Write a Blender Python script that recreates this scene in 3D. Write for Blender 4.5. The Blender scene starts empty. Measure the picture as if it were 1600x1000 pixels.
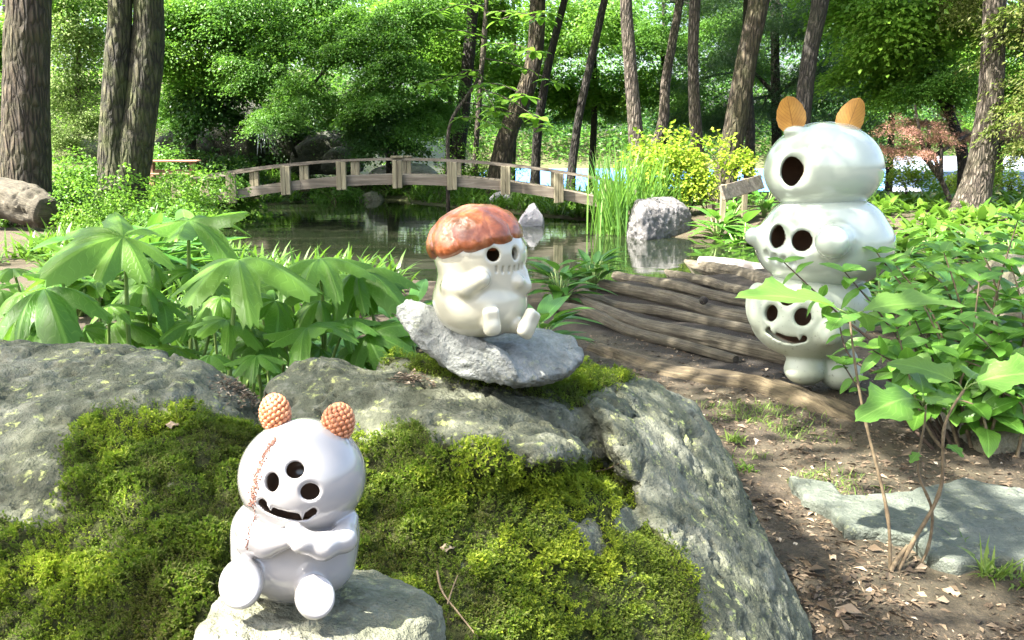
import bpy, bmesh, math, random
import numpy as np
from mathutils import Vector, Matrix
SC = bpy.context.scene
COL = SC.collection
R = math.radians
rng = np.random.default_rng(11)
random.seed(11)

# ------------------------------------------------------------------ camera, sky, sun, exposure
FPX = 1386.0                      # focal length in pixels of a 1600 px wide picture
CAMZ = 1.30
PITCH = R(10.6)
cam = bpy.data.objects.new('camera', bpy.data.cameras.new('camera'))
COL.objects.link(cam)
cam.location = (0, 0, CAMZ)
cam.rotation_euler = (R(90) - PITCH, 0, 0)
cam.data.sensor_width = 36
cam.data.lens = 36 * FPX / 1600
cam.data.clip_start = 0.05
cam.data.clip_end = 900
SC.camera = cam
SUN_EL, SUN_AZ = R(56), R(-114)   # azimuth of the sun from +Y towards +X
sun_dir = Vector((math.sin(SUN_AZ) * math.cos(SUN_EL), math.cos(SUN_AZ) * math.cos(SUN_EL), math.sin(SUN_EL)))
world = bpy.data.worlds.new('World')
SC.world = world
world.use_nodes = True
wt = world.node_tree
wt.nodes.clear()
sky = wt.nodes.new('ShaderNodeTexSky')
sky.sky_type = 'NISHITA'
sky.sun_disc = False
sky.sun_elevation = SUN_EL
sky.sun_rotation = SUN_AZ % (2 * math.pi)
sky.air_density = 1.0
sky.dust_density = 5.0
sky.ozone_density = 0.3
bg = wt.nodes.new('ShaderNodeBackground')
bg.inputs['Strength'].default_value = 0.105
wo = wt.nodes.new('ShaderNodeOutputWorld')
wt.links.new(sky.outputs[0], bg.inputs[0])
wt.links.new(bg.outputs[0], wo.inputs[0])
sl = bpy.data.lights.new('sun', 'SUN')
sl.energy = 5.0
sl.angle = R(0.53)
sl.color = (1.0, 0.95, 0.86)
sun = bpy.data.objects.new('sun', sl)
COL.objects.link(sun)
sun.rotation_euler = sun_dir.to_track_quat('Z', 'Y').to_euler()
SC.view_settings.view_transform = 'Standard'
SC.view_settings.look = 'None'
SC.view_settings.gamma = 1
SC.view_settings.use_curve_mapping = False
SC.view_settings.exposure = 2.7
SC.render.engine = 'CYCLES'
SC.cycles.use_denoising = True
SC.cycles.max_bounces = 7
SC.cycles.diffuse_bounces = 4
SC.cycles.glossy_bounces = 3
SC.cycles.transmission_bounces = 4
SC.cycles.sample_clamp_indirect = 6

# ------------------------------------------------------------------ helpers
CP, SP = math.cos(PITCH), math.sin(PITCH)
def ray(px, py):
    u, v = (px - 800) / FPX, (500 - py) / FPX
    return np.array([u, CP + SP * v, -SP + CP * v])
CAM = np.array([0, 0, CAMZ])
def at(px, py, Y):
    d = ray(px, py)
    return CAM + d * (Y / d[1])
def gp(px, py, z=0.0):
    d = ray(px, py)
    return CAM + d * ((z - CAMZ) / d[2])
def proj(P):
    q = np.asarray(P) - CAM
    D = q[:, 1] * CP - q[:, 2] * SP
    return 800 + FPX * q[:, 0] / D, 500 - FPX * (q[:, 1] * SP + q[:, 2] * CP) / D
def in_poly(x, y, poly):
    x, y = np.asarray(x), np.asarray(y)
    r = np.zeros(x.shape, bool)
    n = len(poly)
    for i in range(n):
        x0, y0 = poly[i]; x1, y1 = poly[(i + 1) % n]
        if y0 == y1: continue
        r ^= ((y0 > y) != (y1 > y)) & (x < (x1 - x0) * (y - y0) / (y1 - y0) + x0)
    return r
def poly_dist(x, y, poly):
    d = np.full(np.shape(x), 1e9)
    n = len(poly)
    for i in range(n):
        ax, ay = poly[i]; bx, by = poly[(i + 1) % n]
        ex, ey = bx - ax, by - ay
        t = np.clip(((x - ax) * ex + (y - ay) * ey) / (ex * ex + ey * ey), 0, 1)
        d = np.minimum(d, np.hypot(x - ax - ex * t, y - ay - ey * t))
    return np.where(in_poly(x, y, poly), -d, d)
def sstep(a, b, x):
    t = np.clip((x - a) / (b - a), 0, 1)
    return t * t * (3 - 2 * t)

def hsh(ix, iy, iz, seed):
    h = (ix.astype(np.uint32) * np.uint32(374761393) + iy.astype(np.uint32) * np.uint32(668265263)
         + iz.astype(np.uint32) * np.uint32(2246822519) + np.uint32(seed * 3266489 + 17))
    h ^= h >> np.uint32(15); h *= np.uint32(2246822519)
    h ^= h >> np.uint32(13); h *= np.uint32(3266489917)
    h ^= h >> np.uint32(16)
    return h.astype(np.float32) / np.float32(4294967295.0)
def vnoise(P, seed=0):
    P = np.asarray(P, np.float32)
    i = np.floor(P); f = P - i
    u = f * f * (3 - 2 * f)
    i = i.astype(np.int64) & 0xffffffff
    X, Y, Z = i[:, 0], i[:, 1], i[:, 2]
    r = 0
    for dx in (0, 1):
        wx = u[:, 0] if dx else 1 - u[:, 0]
        for dy in (0, 1):
            wy = u[:, 1] if dy else 1 - u[:, 1]
            for dz in (0, 1):
                wz = u[:, 2] if dz else 1 - u[:, 2]
                r = r + wx * wy * wz * hsh((X + dx) & 0xffffffff, (Y + dy) & 0xffffffff, (Z + dz) & 0xffffffff, seed)
    return r * 2 - 1
def fbm(P, octv=4, seed=0, gain=0.5):
    P = np.asarray(P, np.float32)
    a, s, r = 1.0, 0.0, 0
    for k in range(octv):
        r = r + a * vnoise(P * (2.03 ** k) + k * 7.3, seed + k)
        s += a; a *= gain
    return r / s

def mesh_np(name, V, F, smooth=True, attrs=None, sharp=None):
    V = np.ascontiguousarray(V, np.float32); F = np.ascontiguousarray(F, np.int32)
    me = bpy.data.meshes.new(name)
    m, k = F.shape
    me.vertices.add(len(V)); me.vertices.foreach_set('co', V.ravel())
    me.loops.add(m * k); me.loops.foreach_set('vertex_index', F.ravel())
    me.polygons.add(m); me.polygons.foreach_set('loop_start', np.arange(m, dtype=np.int32) * k)
    me.polygons.foreach_set('use_smooth', np.full(m, bool(smooth)))
    for nm, (typ, dom, dat) in (attrs or {}).items():
        a = me.attributes.new(nm, typ, dom)
        a.data.foreach_set('vector' if typ == 'FLOAT_VECTOR' else 'value', np.ascontiguousarray(dat, np.float32).ravel())
    me.update(calc_edges=True)
    if sharp: me.set_sharp_from_angle(angle=R(sharp))
    return me
def join(parts):
    Vs, Fs, n = [], [], 0
    for V, F in parts:
        Vs.append(np.asarray(V, float)); Fs.append(np.asarray(F) + n); n += len(V)
    return np.concatenate(Vs), np.concatenate(Fs)
def tri(F4):
    F4 = np.asarray(F4)
    return np.concatenate([F4[:, [0, 1, 2]], F4[:, [0, 2, 3]]])

def Wm(o):
    m = o.matrix_basis.copy()
    while o.parent:
        o = o.parent
        m = o.matrix_basis @ m
    return m
def ob(name, me, mat=None, parent=None, M=None):
    o = bpy.data.objects.new(name, me)
    COL.objects.link(o)
    if mat is not None and len(me.materials) == 0: me.materials.append(mat)
    if parent is not None:
        o.parent = parent
        o.matrix_basis = Wm(parent).inverted() @ (M or Matrix())
    elif M is not None: o.matrix_basis = M
    return o
def tag(o, label=None, cat=None, group=None, kind=None):
    if label: o['label'] = label
    if cat: o['category'] = cat
    if group: o['group'] = group
    if kind: o['kind'] = kind
    return o
def thing(name, label, cat, loc=(0, 0, 0), group=None):
    o = bpy.data.objects.new(name, None); COL.objects.link(o)
    o.matrix_basis = Matrix.Translation(Vector([float(c) for c in loc]))
    o.empty_display_size = 0.1
    return tag(o, label, cat, group)
def orient(pos, d, n, s=1.0):
    d = Vector(d).normalized(); n = Vector(n)
    n = (n - d * n.dot(d))
    n = n.normalized() if n.length > 1e-6 else d.orthogonal().normalized()
    x = d.cross(n)
    if not hasattr(s, '__len__'): s = (s, s, s)
    M = Matrix(((x.x * s[0], d.x * s[1], n.x * s[2], pos[0]), (x.y * s[0], d.y * s[1], n.y * s[2], pos[1]),
                (x.z * s[0], d.z * s[1], n.z * s[2], pos[2]), (0, 0, 0, 1)))
    return M

def tube(path, rad, seg=10, cap=True, rough=0.0, seed=0, freq=(3, 3, 3)):
    P = np.asarray(path, float); n = len(P)
    rad = np.broadcast_to(np.asarray(rad, float), (n,))
    T = np.gradient(P, axis=0); T /= np.linalg.norm(T, axis=1)[:, None] + 1e-12
    a = np.array([0, 0, 1.0]) if abs(T[0, 2]) < 0.9 else np.array([1.0, 0, 0])
    u = np.cross(T[0], a); u /= np.linalg.norm(u)
    V = []
    th = np.arange(seg) * 2 * math.pi / seg
    for i in range(n):
        u = u - T[i] * np.dot(u, T[i]); u /= np.linalg.norm(u)
        w = np.cross(T[i], u)
        V.append(P[i] + rad[i] * (np.cos(th)[:, None] * u + np.sin(th)[:, None] * w))
    V = np.concatenate(V)
    if rough:
        C = np.repeat(P, seg, axis=0); rr = np.repeat(rad, seg)
        d = V - C
        V = C + d * (1 + rough * fbm(V * np.array(freq) , 3, seed))[:, None]
    i = np.arange(n - 1)[:, None] * seg + np.arange(seg)[None]
    j = np.arange(n - 1)[:, None] * seg + (np.arange(seg)[None] + 1) % seg
    F = tri(np.stack([i.ravel(), j.ravel(), (j + seg).ravel(), (i + seg).ravel()], 1))
    if cap:
        k = len(V)
        V = np.concatenate([V, P[:1], P[-1:]])
        s = np.arange(seg)
        F = np.concatenate([F, np.stack([np.full(seg, k), (s + 1) % seg, s], 1),
                            np.stack([np.full(seg, k + 1), (n - 1) * seg + s, (n - 1) * seg + (s + 1) % seg], 1)])
    return V, F
def spline(pts, n):
    P = np.asarray(pts, float); m = len(P)
    t = np.linspace(0, m - 1, n); out = []
    for x in t:
        i = min(int(x), m - 2); f = x - i
        p0, p1, p2, p3 = P[max(i - 1, 0)], P[i], P[i + 1], P[min(i + 2, m - 1)]
        out.append(0.5 * (2 * p1 + (p2 - p0) * f + (2 * p0 - 5 * p1 + 4 * p2 - p3) * f * f + (3 * p1 - p0 - 3 * p2 + p3) * f ** 3))
    return np.array(out)
def cbox(size, M=None, bev=0.006):
    bm = bmesh.new(); bmesh.ops.create_cube(bm, size=1)
    for v in bm.verts: v.co = Vector((v.co.x * size[0], v.co.y * size[1], v.co.z * size[2]))
    if bev: bmesh.ops.bevel(bm, geom=list(bm.edges), offset=bev, segments=1, affect='EDGES')
    bmesh.ops.triangulate(bm, faces=list(bm.faces))
    if M is not None: bm.transform(M)
    bm.verts.index_update()
    V = np.array([v.co[:] for v in bm.verts]); F = np.array([[v.index for v in f.verts] for f in bm.faces])
    bm.free()
    return V, F
def ico(sub=2):
    bm = bmesh.new(); bmesh.ops.create_icosphere(bm, subdivisions=sub, radius=1)
    V = np.array([v.co[:] for v in bm.verts]); F = np.array([[v.index for v in f.verts] for f in bm.faces])
    bm.free()
    return V, F

# ---- signed distance shapes, polygonised with surface nets
def ell(P, c, r, A=None):
    q = P - np.asarray(c, np.float32)
    if A is not None: q = q @ np.asarray(A, np.float32)
    r = np.asarray(r, np.float32)
    k0 = np.linalg.norm(q / r, axis=1); k1 = np.linalg.norm(q / (r * r), axis=1) + 1e-9
    return k0 * (k0 - 1) / k1
def capsule(P, a, b, ra, rb=None):
    a = np.asarray(a, np.float32); b = np.asarray(b, np.float32); rb = ra if rb is None else rb
    pa = P - a; ba = b - a
    h = np.clip((pa @ ba) / (ba @ ba), 0, 1)
    return np.linalg.norm(pa - h[:, None] * ba, axis=1) - (ra + (rb - ra) * h)
def smin(a, b, k):
    h = np.maximum(k - np.abs(a - b), 0) / k
    return np.minimum(a, b) - h * h * k * 0.25
def smax(a, b, k): return -smin(-a, -b, k)
def ev(f, P, ch=400000):
    P = np.asarray(P, np.float32)
    return np.concatenate([f(P[i:i + ch]) for i in range(0, len(P), ch)])
def gradf(f, P, e):
    g = np.stack([ev(f, P + np.eye(3, dtype=np.float32)[k] * e) - ev(f, P - np.eye(3, dtype=np.float32)[k] * e) for k in range(3)], 1)
    return g / (np.linalg.norm(g, axis=1)[:, None] + 1e-9), np.linalg.norm(g, axis=1) / (2 * e)
def nets(f, lo, hi, h, relax=2):
    lo = np.asarray(lo, float); hi = np.asarray(hi, float)
    B = 4
    nb = np.maximum(np.ceil((hi - lo) / (h * B)).astype(int), 1)
    n = nb * B
    g = [lo[k] + (np.arange(nb[k]) * B + (B - 1) / 2) * h for k in range(3)]
    cg = np.stack(np.meshgrid(*g, indexing='ij'), -1).reshape(-1, 3)
    cv = ev(f, cg)
    near = np.abs(cv) < B * h * 0.87 * 2.6
    val = np.repeat(np.repeat(np.repeat(cv.reshape(nb), B, 0), B, 1), B, 2).astype(np.float32)
    o = np.stack(np.meshgrid(*[np.arange(B)] * 3, indexing='ij'), -1).reshape(-1, 3)
    bi = np.stack(np.unravel_index(np.nonzero(near)[0], nb), 1) * B
    idx = (bi[:, None, :] + o[None]).reshape(-1, 3)
    val[idx[:, 0], idx[:, 1], idx[:, 2]] = ev(f, lo + idx * h)
    ins = val < 0
    s = [slice(0, -1), slice(1, None)]
    cnt = sum(ins[s[a], s[b], s[c]].astype(np.int8) for a in (0, 1) for b in (0, 1) for c in (0, 1))
    act = (cnt > 0) & (cnt < 8)
    ci = np.stack(np.nonzero(act), 1)
    vid = np.full(act.shape, -1, np.int64); vid[act] = np.arange(len(ci))
    acc = np.zeros((len(ci), 3)); num = np.zeros(len(ci))
    cor = [(a, b, c) for a in (0, 1) for b in (0, 1) for c in (0, 1)]
    cvv = {c: val[ci[:, 0] + c[0], ci[:, 1] + c[1], ci[:, 2] + c[2]] for c in cor}
    for c in cor:
        for k in range(3):
            if c[k] == 0:
                d = tuple(c[i] + (1 if i == k else 0) for i in range(3))
                va, vb = cvv[c], cvv[d]
                m = (va < 0) != (vb < 0)
                t = np.where(m, va / np.where(m, va - vb, 1), 0)
                p = np.array(c, float)[None].repeat(len(ci), 0); p[:, k] += t
                acc += np.where(m[:, None], p, 0); num += m
    V = lo + (ci + acc / num[:, None]) * h
    F = []
    for k in range(3):
        a, b = (k + 1) % 3, (k + 2) % 3
        sl0 = [slice(None)] * 3; sl1 = [slice(None)] * 3
        sl0[k] = slice(0, -1); sl1[k] = slice(1, None)
        e = ins[tuple(sl0)] != ins[tuple(sl1)]
        ei = np.stack(np.nonzero(e), 1)
        ei = ei[(ei[:, a] > 0) & (ei[:, b] > 0) & (ei[:, a] < act.shape[a]) & (ei[:, b] < act.shape[b])]
        flip = ins[ei[:, 0], ei[:, 1], ei[:, 2]]
        q = []
        for da, db in ((1, 1), (0, 1), (0, 0), (1, 0)):
            c = ei.copy(); c[:, a] -= da; c[:, b] -= db
            q.append(vid[c[:, 0], c[:, 1], c[:, 2]])
        q = np.stack(q, 1)
        q = np.where(flip[:, None], q, q[:, ::-1])
        F.append(q[(q >= 0).all(1)])
    F = np.concatenate(F)
    for _ in range(relax):
        gn, gl = gradf(f, V, h * 0.5)
        fv = ev(f, V)
        V = V - gn * np.clip(fv / np.maximum(gl, 0.3), -h * 0.6, h * 0.6)[:, None]
    return V, F
def trace(f, px, py):
    d = ray(px, py); d = d / np.linalg.norm(d); t = 0.3
    for _ in range(200):
        v = float(f((CAM + d * t)[None].astype(np.float32))[0])
        if v < 0.0003: break
        t += v * 0.8
    return CAM + d * t
def hull_planes(pts):
    bm = bmesh.new()
    for p in pts: bm.verts.new([float(c) for c in p])
    bmesh.ops.convex_hull(bm, input=list(bm.verts))
    bmesh.ops.recalc_face_normals(bm, faces=list(bm.faces))
    c = np.mean(np.asarray(pts, float), 0)
    out = []
    for f in bm.faces:
        n = np.array(f.normal[:]); p = np.array(f.verts[0].co[:])
        if np.linalg.norm(n) < 0.5: continue
        if np.dot(n, p - c) < 0: n = -n
        w = np.array([*n, -np.dot(n, p)])
        if not any(np.abs(w - q).max() < 0.02 for q in out): out.append(w)
    bm.free()
    return np.array(out, np.float32)
def hullf(pts, k):
    W = hull_planes(pts)
    def f(P):
        d = P @ W[:, :3].T + W[:, 3]
        m = d.max(1)
        return m + k * (np.log(np.exp(np.minimum((d - m[:, None]) / k, 0)).sum(1)) - 0.7)
    return f
def rock_mesh(name, pts, h, k=None, amp=0.03, freq=4.0, fine=0.008, strata=0.0, seed=1, clampz=None):
    pts = np.asarray(pts, float)
    sz = np.ptp(pts, axis=0).max()
    k = k or sz * 0.02
    hf = hullf(pts, k)
    def f(P): return hf(P) + amp * fbm(P * freq, 3, seed)
    pad = amp * 1.5 + 2 * h
    V, F = nets(f, pts.min(0) - pad, pts.max(0) + pad, h, 1)
    gn, _ = gradf(f, V, h)
    d = fine * fbm(V * (freq * 5), 4, seed + 9, 0.6)
    if strata:
        ax = np.array([0.35, 0.25, 1.0])
        s = (V @ ax) * (14 / sz) + 1.5 * fbm(V * freq * 1.5, 2, seed + 5)
        d += strata * (np.abs((s % 1) - 0.5) * 2 - 0.5)
    V = V + gn * d[:, None]
    return mesh_np(name, V, F, True)

# ---- materials
class NT:
    def __init__(s, name):
        s.m = bpy.data.materials.new(name); s.m.use_nodes = True
        s.t = s.m.node_tree; s.t.nodes.clear()
        s.out = s.t.nodes.new('ShaderNodeOutputMaterial')
    def put(s, sock, v):
        if isinstance(v, bpy.types.NodeSocket): s.t.links.new(v, sock)
        elif v is not None:
            if hasattr(v, '__len__') and len(v) == 3 and sock.type == 'RGBA': v = (*v, 1)
            sock.default_value = v
    def n(s, typ, props=None, **ins):
        nd = s.t.nodes.new('ShaderNode' + typ)
        for k, v in (props or {}).items(): setattr(nd, k, v)
        for k, v in ins.items():
            key = int(k[1:]) if k[0] == '_' else k.replace('_', ' ')
            s.put(nd.inputs[key], v)
        return nd
    def math(s, op, a, b=None, clamp=False):
        return s.n('Math', dict(operation=op, use_clamp=clamp), _0=a, _1=b).outputs[0]
    def noise(s, scale, vec=None, detail=4, rough=0.55, dist=0):
        return s.n('TexNoise', Vector=vec, Scale=scale, Detail=detail, Roughness=rough, Distortion=dist).outputs['Fac']
    def ramp(s, fac, stops, interp='LINEAR'):
        nd = s.n('ValToRGB', Fac=fac); cr = nd.color_ramp; cr.interpolation = interp
        while len(cr.elements) > 1: cr.elements.remove(cr.elements[-1])
        for i, (p, c) in enumerate(stops):
            e = cr.elements[0] if i == 0 else cr.elements.new(p)
            e.position = p
            c = (c, c, c) if not hasattr(c, '__len__') else c
            e.color = (*c, 1)
        return nd.outputs['Color']
    def mix(s, fac, a, b, typ='MIX'):
        nd = s.n('Mix', dict(data_type='RGBA', blend_type=typ))
        s.put(nd.inputs[0], fac); s.put(nd.inputs[6], a); s.put(nd.inputs[7], b)
        return nd.outputs[2]
    def obj(s, scale=(1, 1, 1)):
        tc = s.n('TexCoord').outputs['Object']
        return s.n('Mapping', _0=tc, Scale=scale).outputs[0]
    def pos(s, scale=(1, 1, 1)):
        g = s.n('NewGeometry').outputs['Position']
        return s.n('Mapping', _0=g, Scale=scale).outputs[0]
    def attr(s, name, out='Fac'):
        return s.n('Attribute', dict(attribute_name=name)).outputs[out]
    def bump(s, h, strength=0.5, dist=0.01, normal=None):
        return s.n('Bump', Height=h, Strength=strength, Distance=dist, Normal=normal).outputs[0]
    def bsdf(s, **ins):
        b = s.n('BsdfPrincipled', **ins)
        s.t.links.new(b.outputs[0], s.out.inputs[0])
        return b
def foliage(name, a, b, trans=0.4, rough=0.45, per='tint', vein=False, spec=0.35, mid=None):
    t = NT(name)
    rnd = t.n('ObjectInfo').outputs['Random']
    if per == 'tint':
        fac = t.math('ADD', t.math('MULTIPLY', t.attr('tint'), 0.75), t.math('MULTIPLY', rnd, 0.25))
    else:
        fac = t.math('ADD', t.math('MULTIPLY', rnd, 0.7), t.math('MULTIPLY', t.noise(6, t.obj()), 0.3))
    mid = mid or tuple((x + y) / 2 for x, y in zip(a, b))
    col = t.ramp(fac, [(0.0, a), (0.5, mid), (1.0, b)])
    nrm = None
    if vein:
        sx = t.n('SeparateXYZ', _0=t.attr('luv', 'Vector'))
        u, v = sx.outputs[0], t.math('ABSOLUTE', sx.outputs[1])
        rib = t.ramp(v, [(0.0, 1.0), (0.05, 0.6), (0.1, 0.0)])
        w = t.math('SUBTRACT', t.math('MULTIPLY', u, 9.0), t.math('MULTIPLY', v, 4.0))
        fr = t.math('ABSOLUTE', t.math('SUBTRACT', t.math('FRACT', w), 0.5))
        sv = t.ramp(fr, [(0.0, 1.0), (0.1, 0.15), (0.5, 0.0)])
        vv = t.math('MAXIMUM', t.math('MULTIPLY', rib, 1.0), t.math('MULTIPLY', sv, 0.45))
        light = tuple(min(1, x * 1.5 + 0.02) for x in b)
        col = t.mix(t.math('MULTIPLY', vv, 0.55), col, light)
        hgt = t.math('ADD', t.math('MULTIPLY', vv, -1.0), t.math('MULTIPLY', t.noise(25, t.obj()), 0.4))
        nrm = t.bump(hgt, 0.35, 0.004)
    p = t.n('BsdfPrincipled', Base_Color=col, Roughness=rough, Normal=nrm)
    p.inputs['Specular IOR Level'].default_value = spec
    tc = t.mix(0.5, col, (0.20, 0.42, 0.035), 'MIX')
    tr = t.n('BsdfTranslucent', Color=tc, Normal=nrm)
    mx = t.n('MixShader', _0=trans, _1=p.outputs[0], _2=tr.outputs[0])
    t.t.links.new(mx.outputs[0], t.out.inputs[0])
    return t.m
# ------------------------------------------------------------------ materials
def rock_mat(name, dark, mid, lite, lichen=(0.45, 0.47, 0.22), lich=0.5, moss=None, wet=0.0, scale=1.0, rough=0.85):
    t = NT(name); P = t.pos((scale,) * 3)
    n1 = t.noise(3.0, P, 6, 0.62, 0.6); n2 = t.noise(22, P, 5, 0.65); n3 = t.noise(140, P, 3, 0.6)
    base = t.ramp(n1, [(0.3, dark), (0.5, mid), (0.68, lite)])
    base = t.mix(0.55, base, t.ramp(n2, [(0.3, dark), (0.55, mid), (0.72, lite)]))
    base = t.mix(0.35, base, t.ramp(n3, [(0.25, 0.25), (0.75, 1.0)]), 'MULTIPLY')
    pits = t.ramp(t.n('TexVoronoi', Vector=P, Scale=70).outputs['Distance'], [(0.0, 0.25), (0.16, 1.0)])
    pm = t.ramp(t.noise(9, P, 3), [(0.5, 0.0), (0.62, 1.0)])
    base = t.mix(t.math('MULTIPLY', pm, 0.6), base, t.mix(1.0, base, pits, 'MULTIPLY'))
    if lich:
        vn = t.n('TexVoronoi', Vector=t.mix(0.06, P, t.n('TexNoise', Vector=P, Scale=30.0, Detail=4).outputs['Color']), Scale=26)
        blob = t.ramp(vn.outputs['Distance'], [(0.22, 1.0), (0.34, 0.0)])
        msk = t.ramp(t.noise(5.5, P, 4, 0.6), [(0.48, 0.0), (0.55, 1.0)])
        br = t.ramp(t.noise(90, P, 3), [(0.42, 0.0), (0.55, 1.0)])
        lf = t.math('MULTIPLY', t.math('MULTIPLY', blob, msk), t.math('MULTIPLY', br, lich))
        lf2 = t.math('MULTIPLY', t.ramp(t.noise(30, P, 5, 0.7), [(0.6, 0.0), (0.68, 1.0)]), lich * 0.5)
        base = t.mix(t.math('MAXIMUM', lf, lf2), base, lichen)
    hgt = t.math('ADD', t.math('MULTIPLY', n2, 0.6), t.math('ADD', t.math('MULTIPLY', n3, 0.35), t.math('MULTIPLY', t.math('MULTIPLY', pits, pm), 0.5)))
    if moss:
        am = t.attr('moss')
        mf = t.ramp(t.math('ADD', am, t.math('MULTIPLY', t.math('SUBTRACT', t.noise(16, P, 4, 0.7), 0.5), 0.9)), [(0.42, 0.0), (0.55, 1.0)])
        mc = t.ramp(t.noise(45, P, 4, 0.7), [(0.3, moss[0]), (0.7, moss[1])])
        base = t.mix(mf, base, mc)
    b = t.bsdf(Base_Color=base, Roughness=rough, Normal=t.bump(hgt, 1.0, 0.022 / scale))
    b.inputs['Specular IOR Level'].default_value = 0.3
    return t.m
M_BOULDER = rock_mat('boulder_rock', (0.04, 0.045, 0.026), (0.14, 0.148, 0.10), (0.34, 0.34, 0.275), (0.42, 0.46, 0.17), 1.0,
                     moss=((0.022, 0.02, 0.006), (0.05, 0.065, 0.012)))
M_STONE_G = rock_mat('stone_greenish', (0.08, 0.085, 0.055), (0.20, 0.205, 0.145), (0.38, 0.37, 0.30), lich=0.5)
M_STONE_P = rock_mat('stone_bluish', (0.14, 0.15, 0.135), (0.29, 0.305, 0.28), (0.50, 0.51, 0.48), lich=0.25)
M_STONE_L = rock_mat('stone_pale', (0.26, 0.25, 0.27), (0.42, 0.41, 0.44), (0.6, 0.59, 0.62), lich=0.0, scale=0.5)
M_STONE_W = rock_mat('stone_weathered', (0.07, 0.066, 0.06), (0.16, 0.155, 0.155), (0.34, 0.33, 0.345), lich=0.0, scale=0.5)
M_STONE_D = rock_mat('stone_dark', (0.025, 0.028, 0.02), (0.06, 0.065, 0.05), (0.13, 0.13, 0.11), lich=0.3, scale=0.4)
M_STONE_B = rock_mat('stone_beige', (0.12, 0.105, 0.07), (0.24, 0.22, 0.15), (0.38, 0.35, 0.26), lich=0.4)
M_SLATE = rock_mat('slate', (0.06, 0.072, 0.055), (0.115, 0.13, 0.105), (0.20, 0.215, 0.18), lich=0.25, rough=0.6)

def glaze(name, col, rough, spots=None, coat=0.6, film=True, bumpy=0.1):
    t = NT(name); P = t.pos()
    c = t.mix(t.ramp(t.noise(4, P, 3), [(0.35, 0.0), (0.7, 1.0)]), col, tuple(x * 0.93 for x in col))
    if spots:
        sp = t.ramp(t.noise(spots[0], P, 2, 0.5), [(0.28, 1.0), (0.36, 0.0)])
        c = t.mix(t.math('MULTIPLY', sp, spots[1]), c, (0.16, 0.16, 0.12))
        dr = t.ramp(t.noise(3, t.pos((1, 1, 0.35)), 5, 0.65), [(0.5, 0.0), (0.75, 0.35)])
        c = t.mix(dr, c, (0.42, 0.44, 0.33))
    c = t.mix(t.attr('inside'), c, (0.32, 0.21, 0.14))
    b = t.bsdf(Base_Color=c, Roughness=rough, Normal=t.bump(t.noise(60, P, 2), bumpy, 0.002))
    b.inputs['Coat Weight'].default_value = coat
    b.inputs['Coat Roughness'].default_value = 0.03
    b.inputs['Subsurface Weight'].default_value = 0.0
    if film:
        b.inputs['Thin Film Thickness'].default_value = 420
        b.inputs['Thin Film IOR'].default_value = 1.5
    return t.m
M_PEARL = glaze('pearl_glaze', (0.37, 0.357, 0.352), 0.16, None, 1.0)
M_CREAM = glaze('cream_glaze', (0.48, 0.46, 0.355), 0.18, None, 1.0)
M_TOTEM = glaze('totem_glaze', (0.45, 0.50, 0.415), 0.18, None, 1.0)
M_TOTEM_ROUGH = glaze('totem_rough_glaze', (0.46, 0.50, 0.39), 0.45, (55, 0.6), 0.1, False, 0.3)

def clay(name, a, b, c, rough=0.4, scale=12, coat=0.2):
    t = NT(name); P = t.pos()
    col = t.ramp(t.noise(scale, P, 5, 0.65, 0.4), [(0.3, a), (0.52, b), (0.72, c)])
    bb = t.bsdf(Base_Color=col, Roughness=rough, Normal=t.bump(t.noise(scale * 8, P, 4), 0.3, 0.003))
    bb.inputs['Coat Weight'].default_value = coat
    return t.m
M_CAP = clay('brown_cap_glaze', (0.075, 0.025, 0.010), (0.25, 0.068, 0.022), (0.46, 0.17, 0.075), 0.33, 20, 0.4)
M_BERRY = clay('terracotta_scales', (0.36, 0.12, 0.05), (0.50, 0.20, 0.09), (0.64, 0.33, 0.18), 0.5, 60, 0.2)
M_SEAM = clay('rust_seam', (0.13, 0.055, 0.036), (0.21, 0.09, 0.06), (0.30, 0.15, 0.11), 0.6, 90, 0.1)
def leaf_clay():
    t = NT('ochre_leaf_clay')
    sx = t.n('SeparateXYZ', _0=t.attr('luv', 'Vector'))
    u, v = sx.outputs[0], t.math('ABSOLUTE', sx.outputs[1])
    w = t.math('ADD', t.math('SUBTRACT', t.math('MULTIPLY', u, 9.0), t.math('MULTIPLY', v, 4.0)), t.math('MULTIPLY', t.noise(15, t.pos(), 3), 0.8))
    fr = t.math('ABSOLUTE', t.math('SUBTRACT', t.math('FRACT', w), 0.5))
    sv = t.ramp(fr, [(0.0, 1.0), (0.08, 0.0)])
    rb = t.ramp(v, [(0.0, 1.0), (0.06, 0.0)])
    vv = t.math('MAXIMUM', sv, rb)
    col = t.ramp(t.noise(14, t.pos(), 4), [(0.3, (0.38, 0.17, 0.03)), (0.7, (0.58, 0.30, 0.06))])
    col = t.mix(t.math('MULTIPLY', vv, 0.75), col, (0.16, 0.06, 0.012))
    t.bsdf(Base_Color=col, Roughness=0.5, Normal=t.bump(vv, -0.5, 0.006))
    return t.m
M_LEAFCLAY = leaf_clay()

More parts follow.
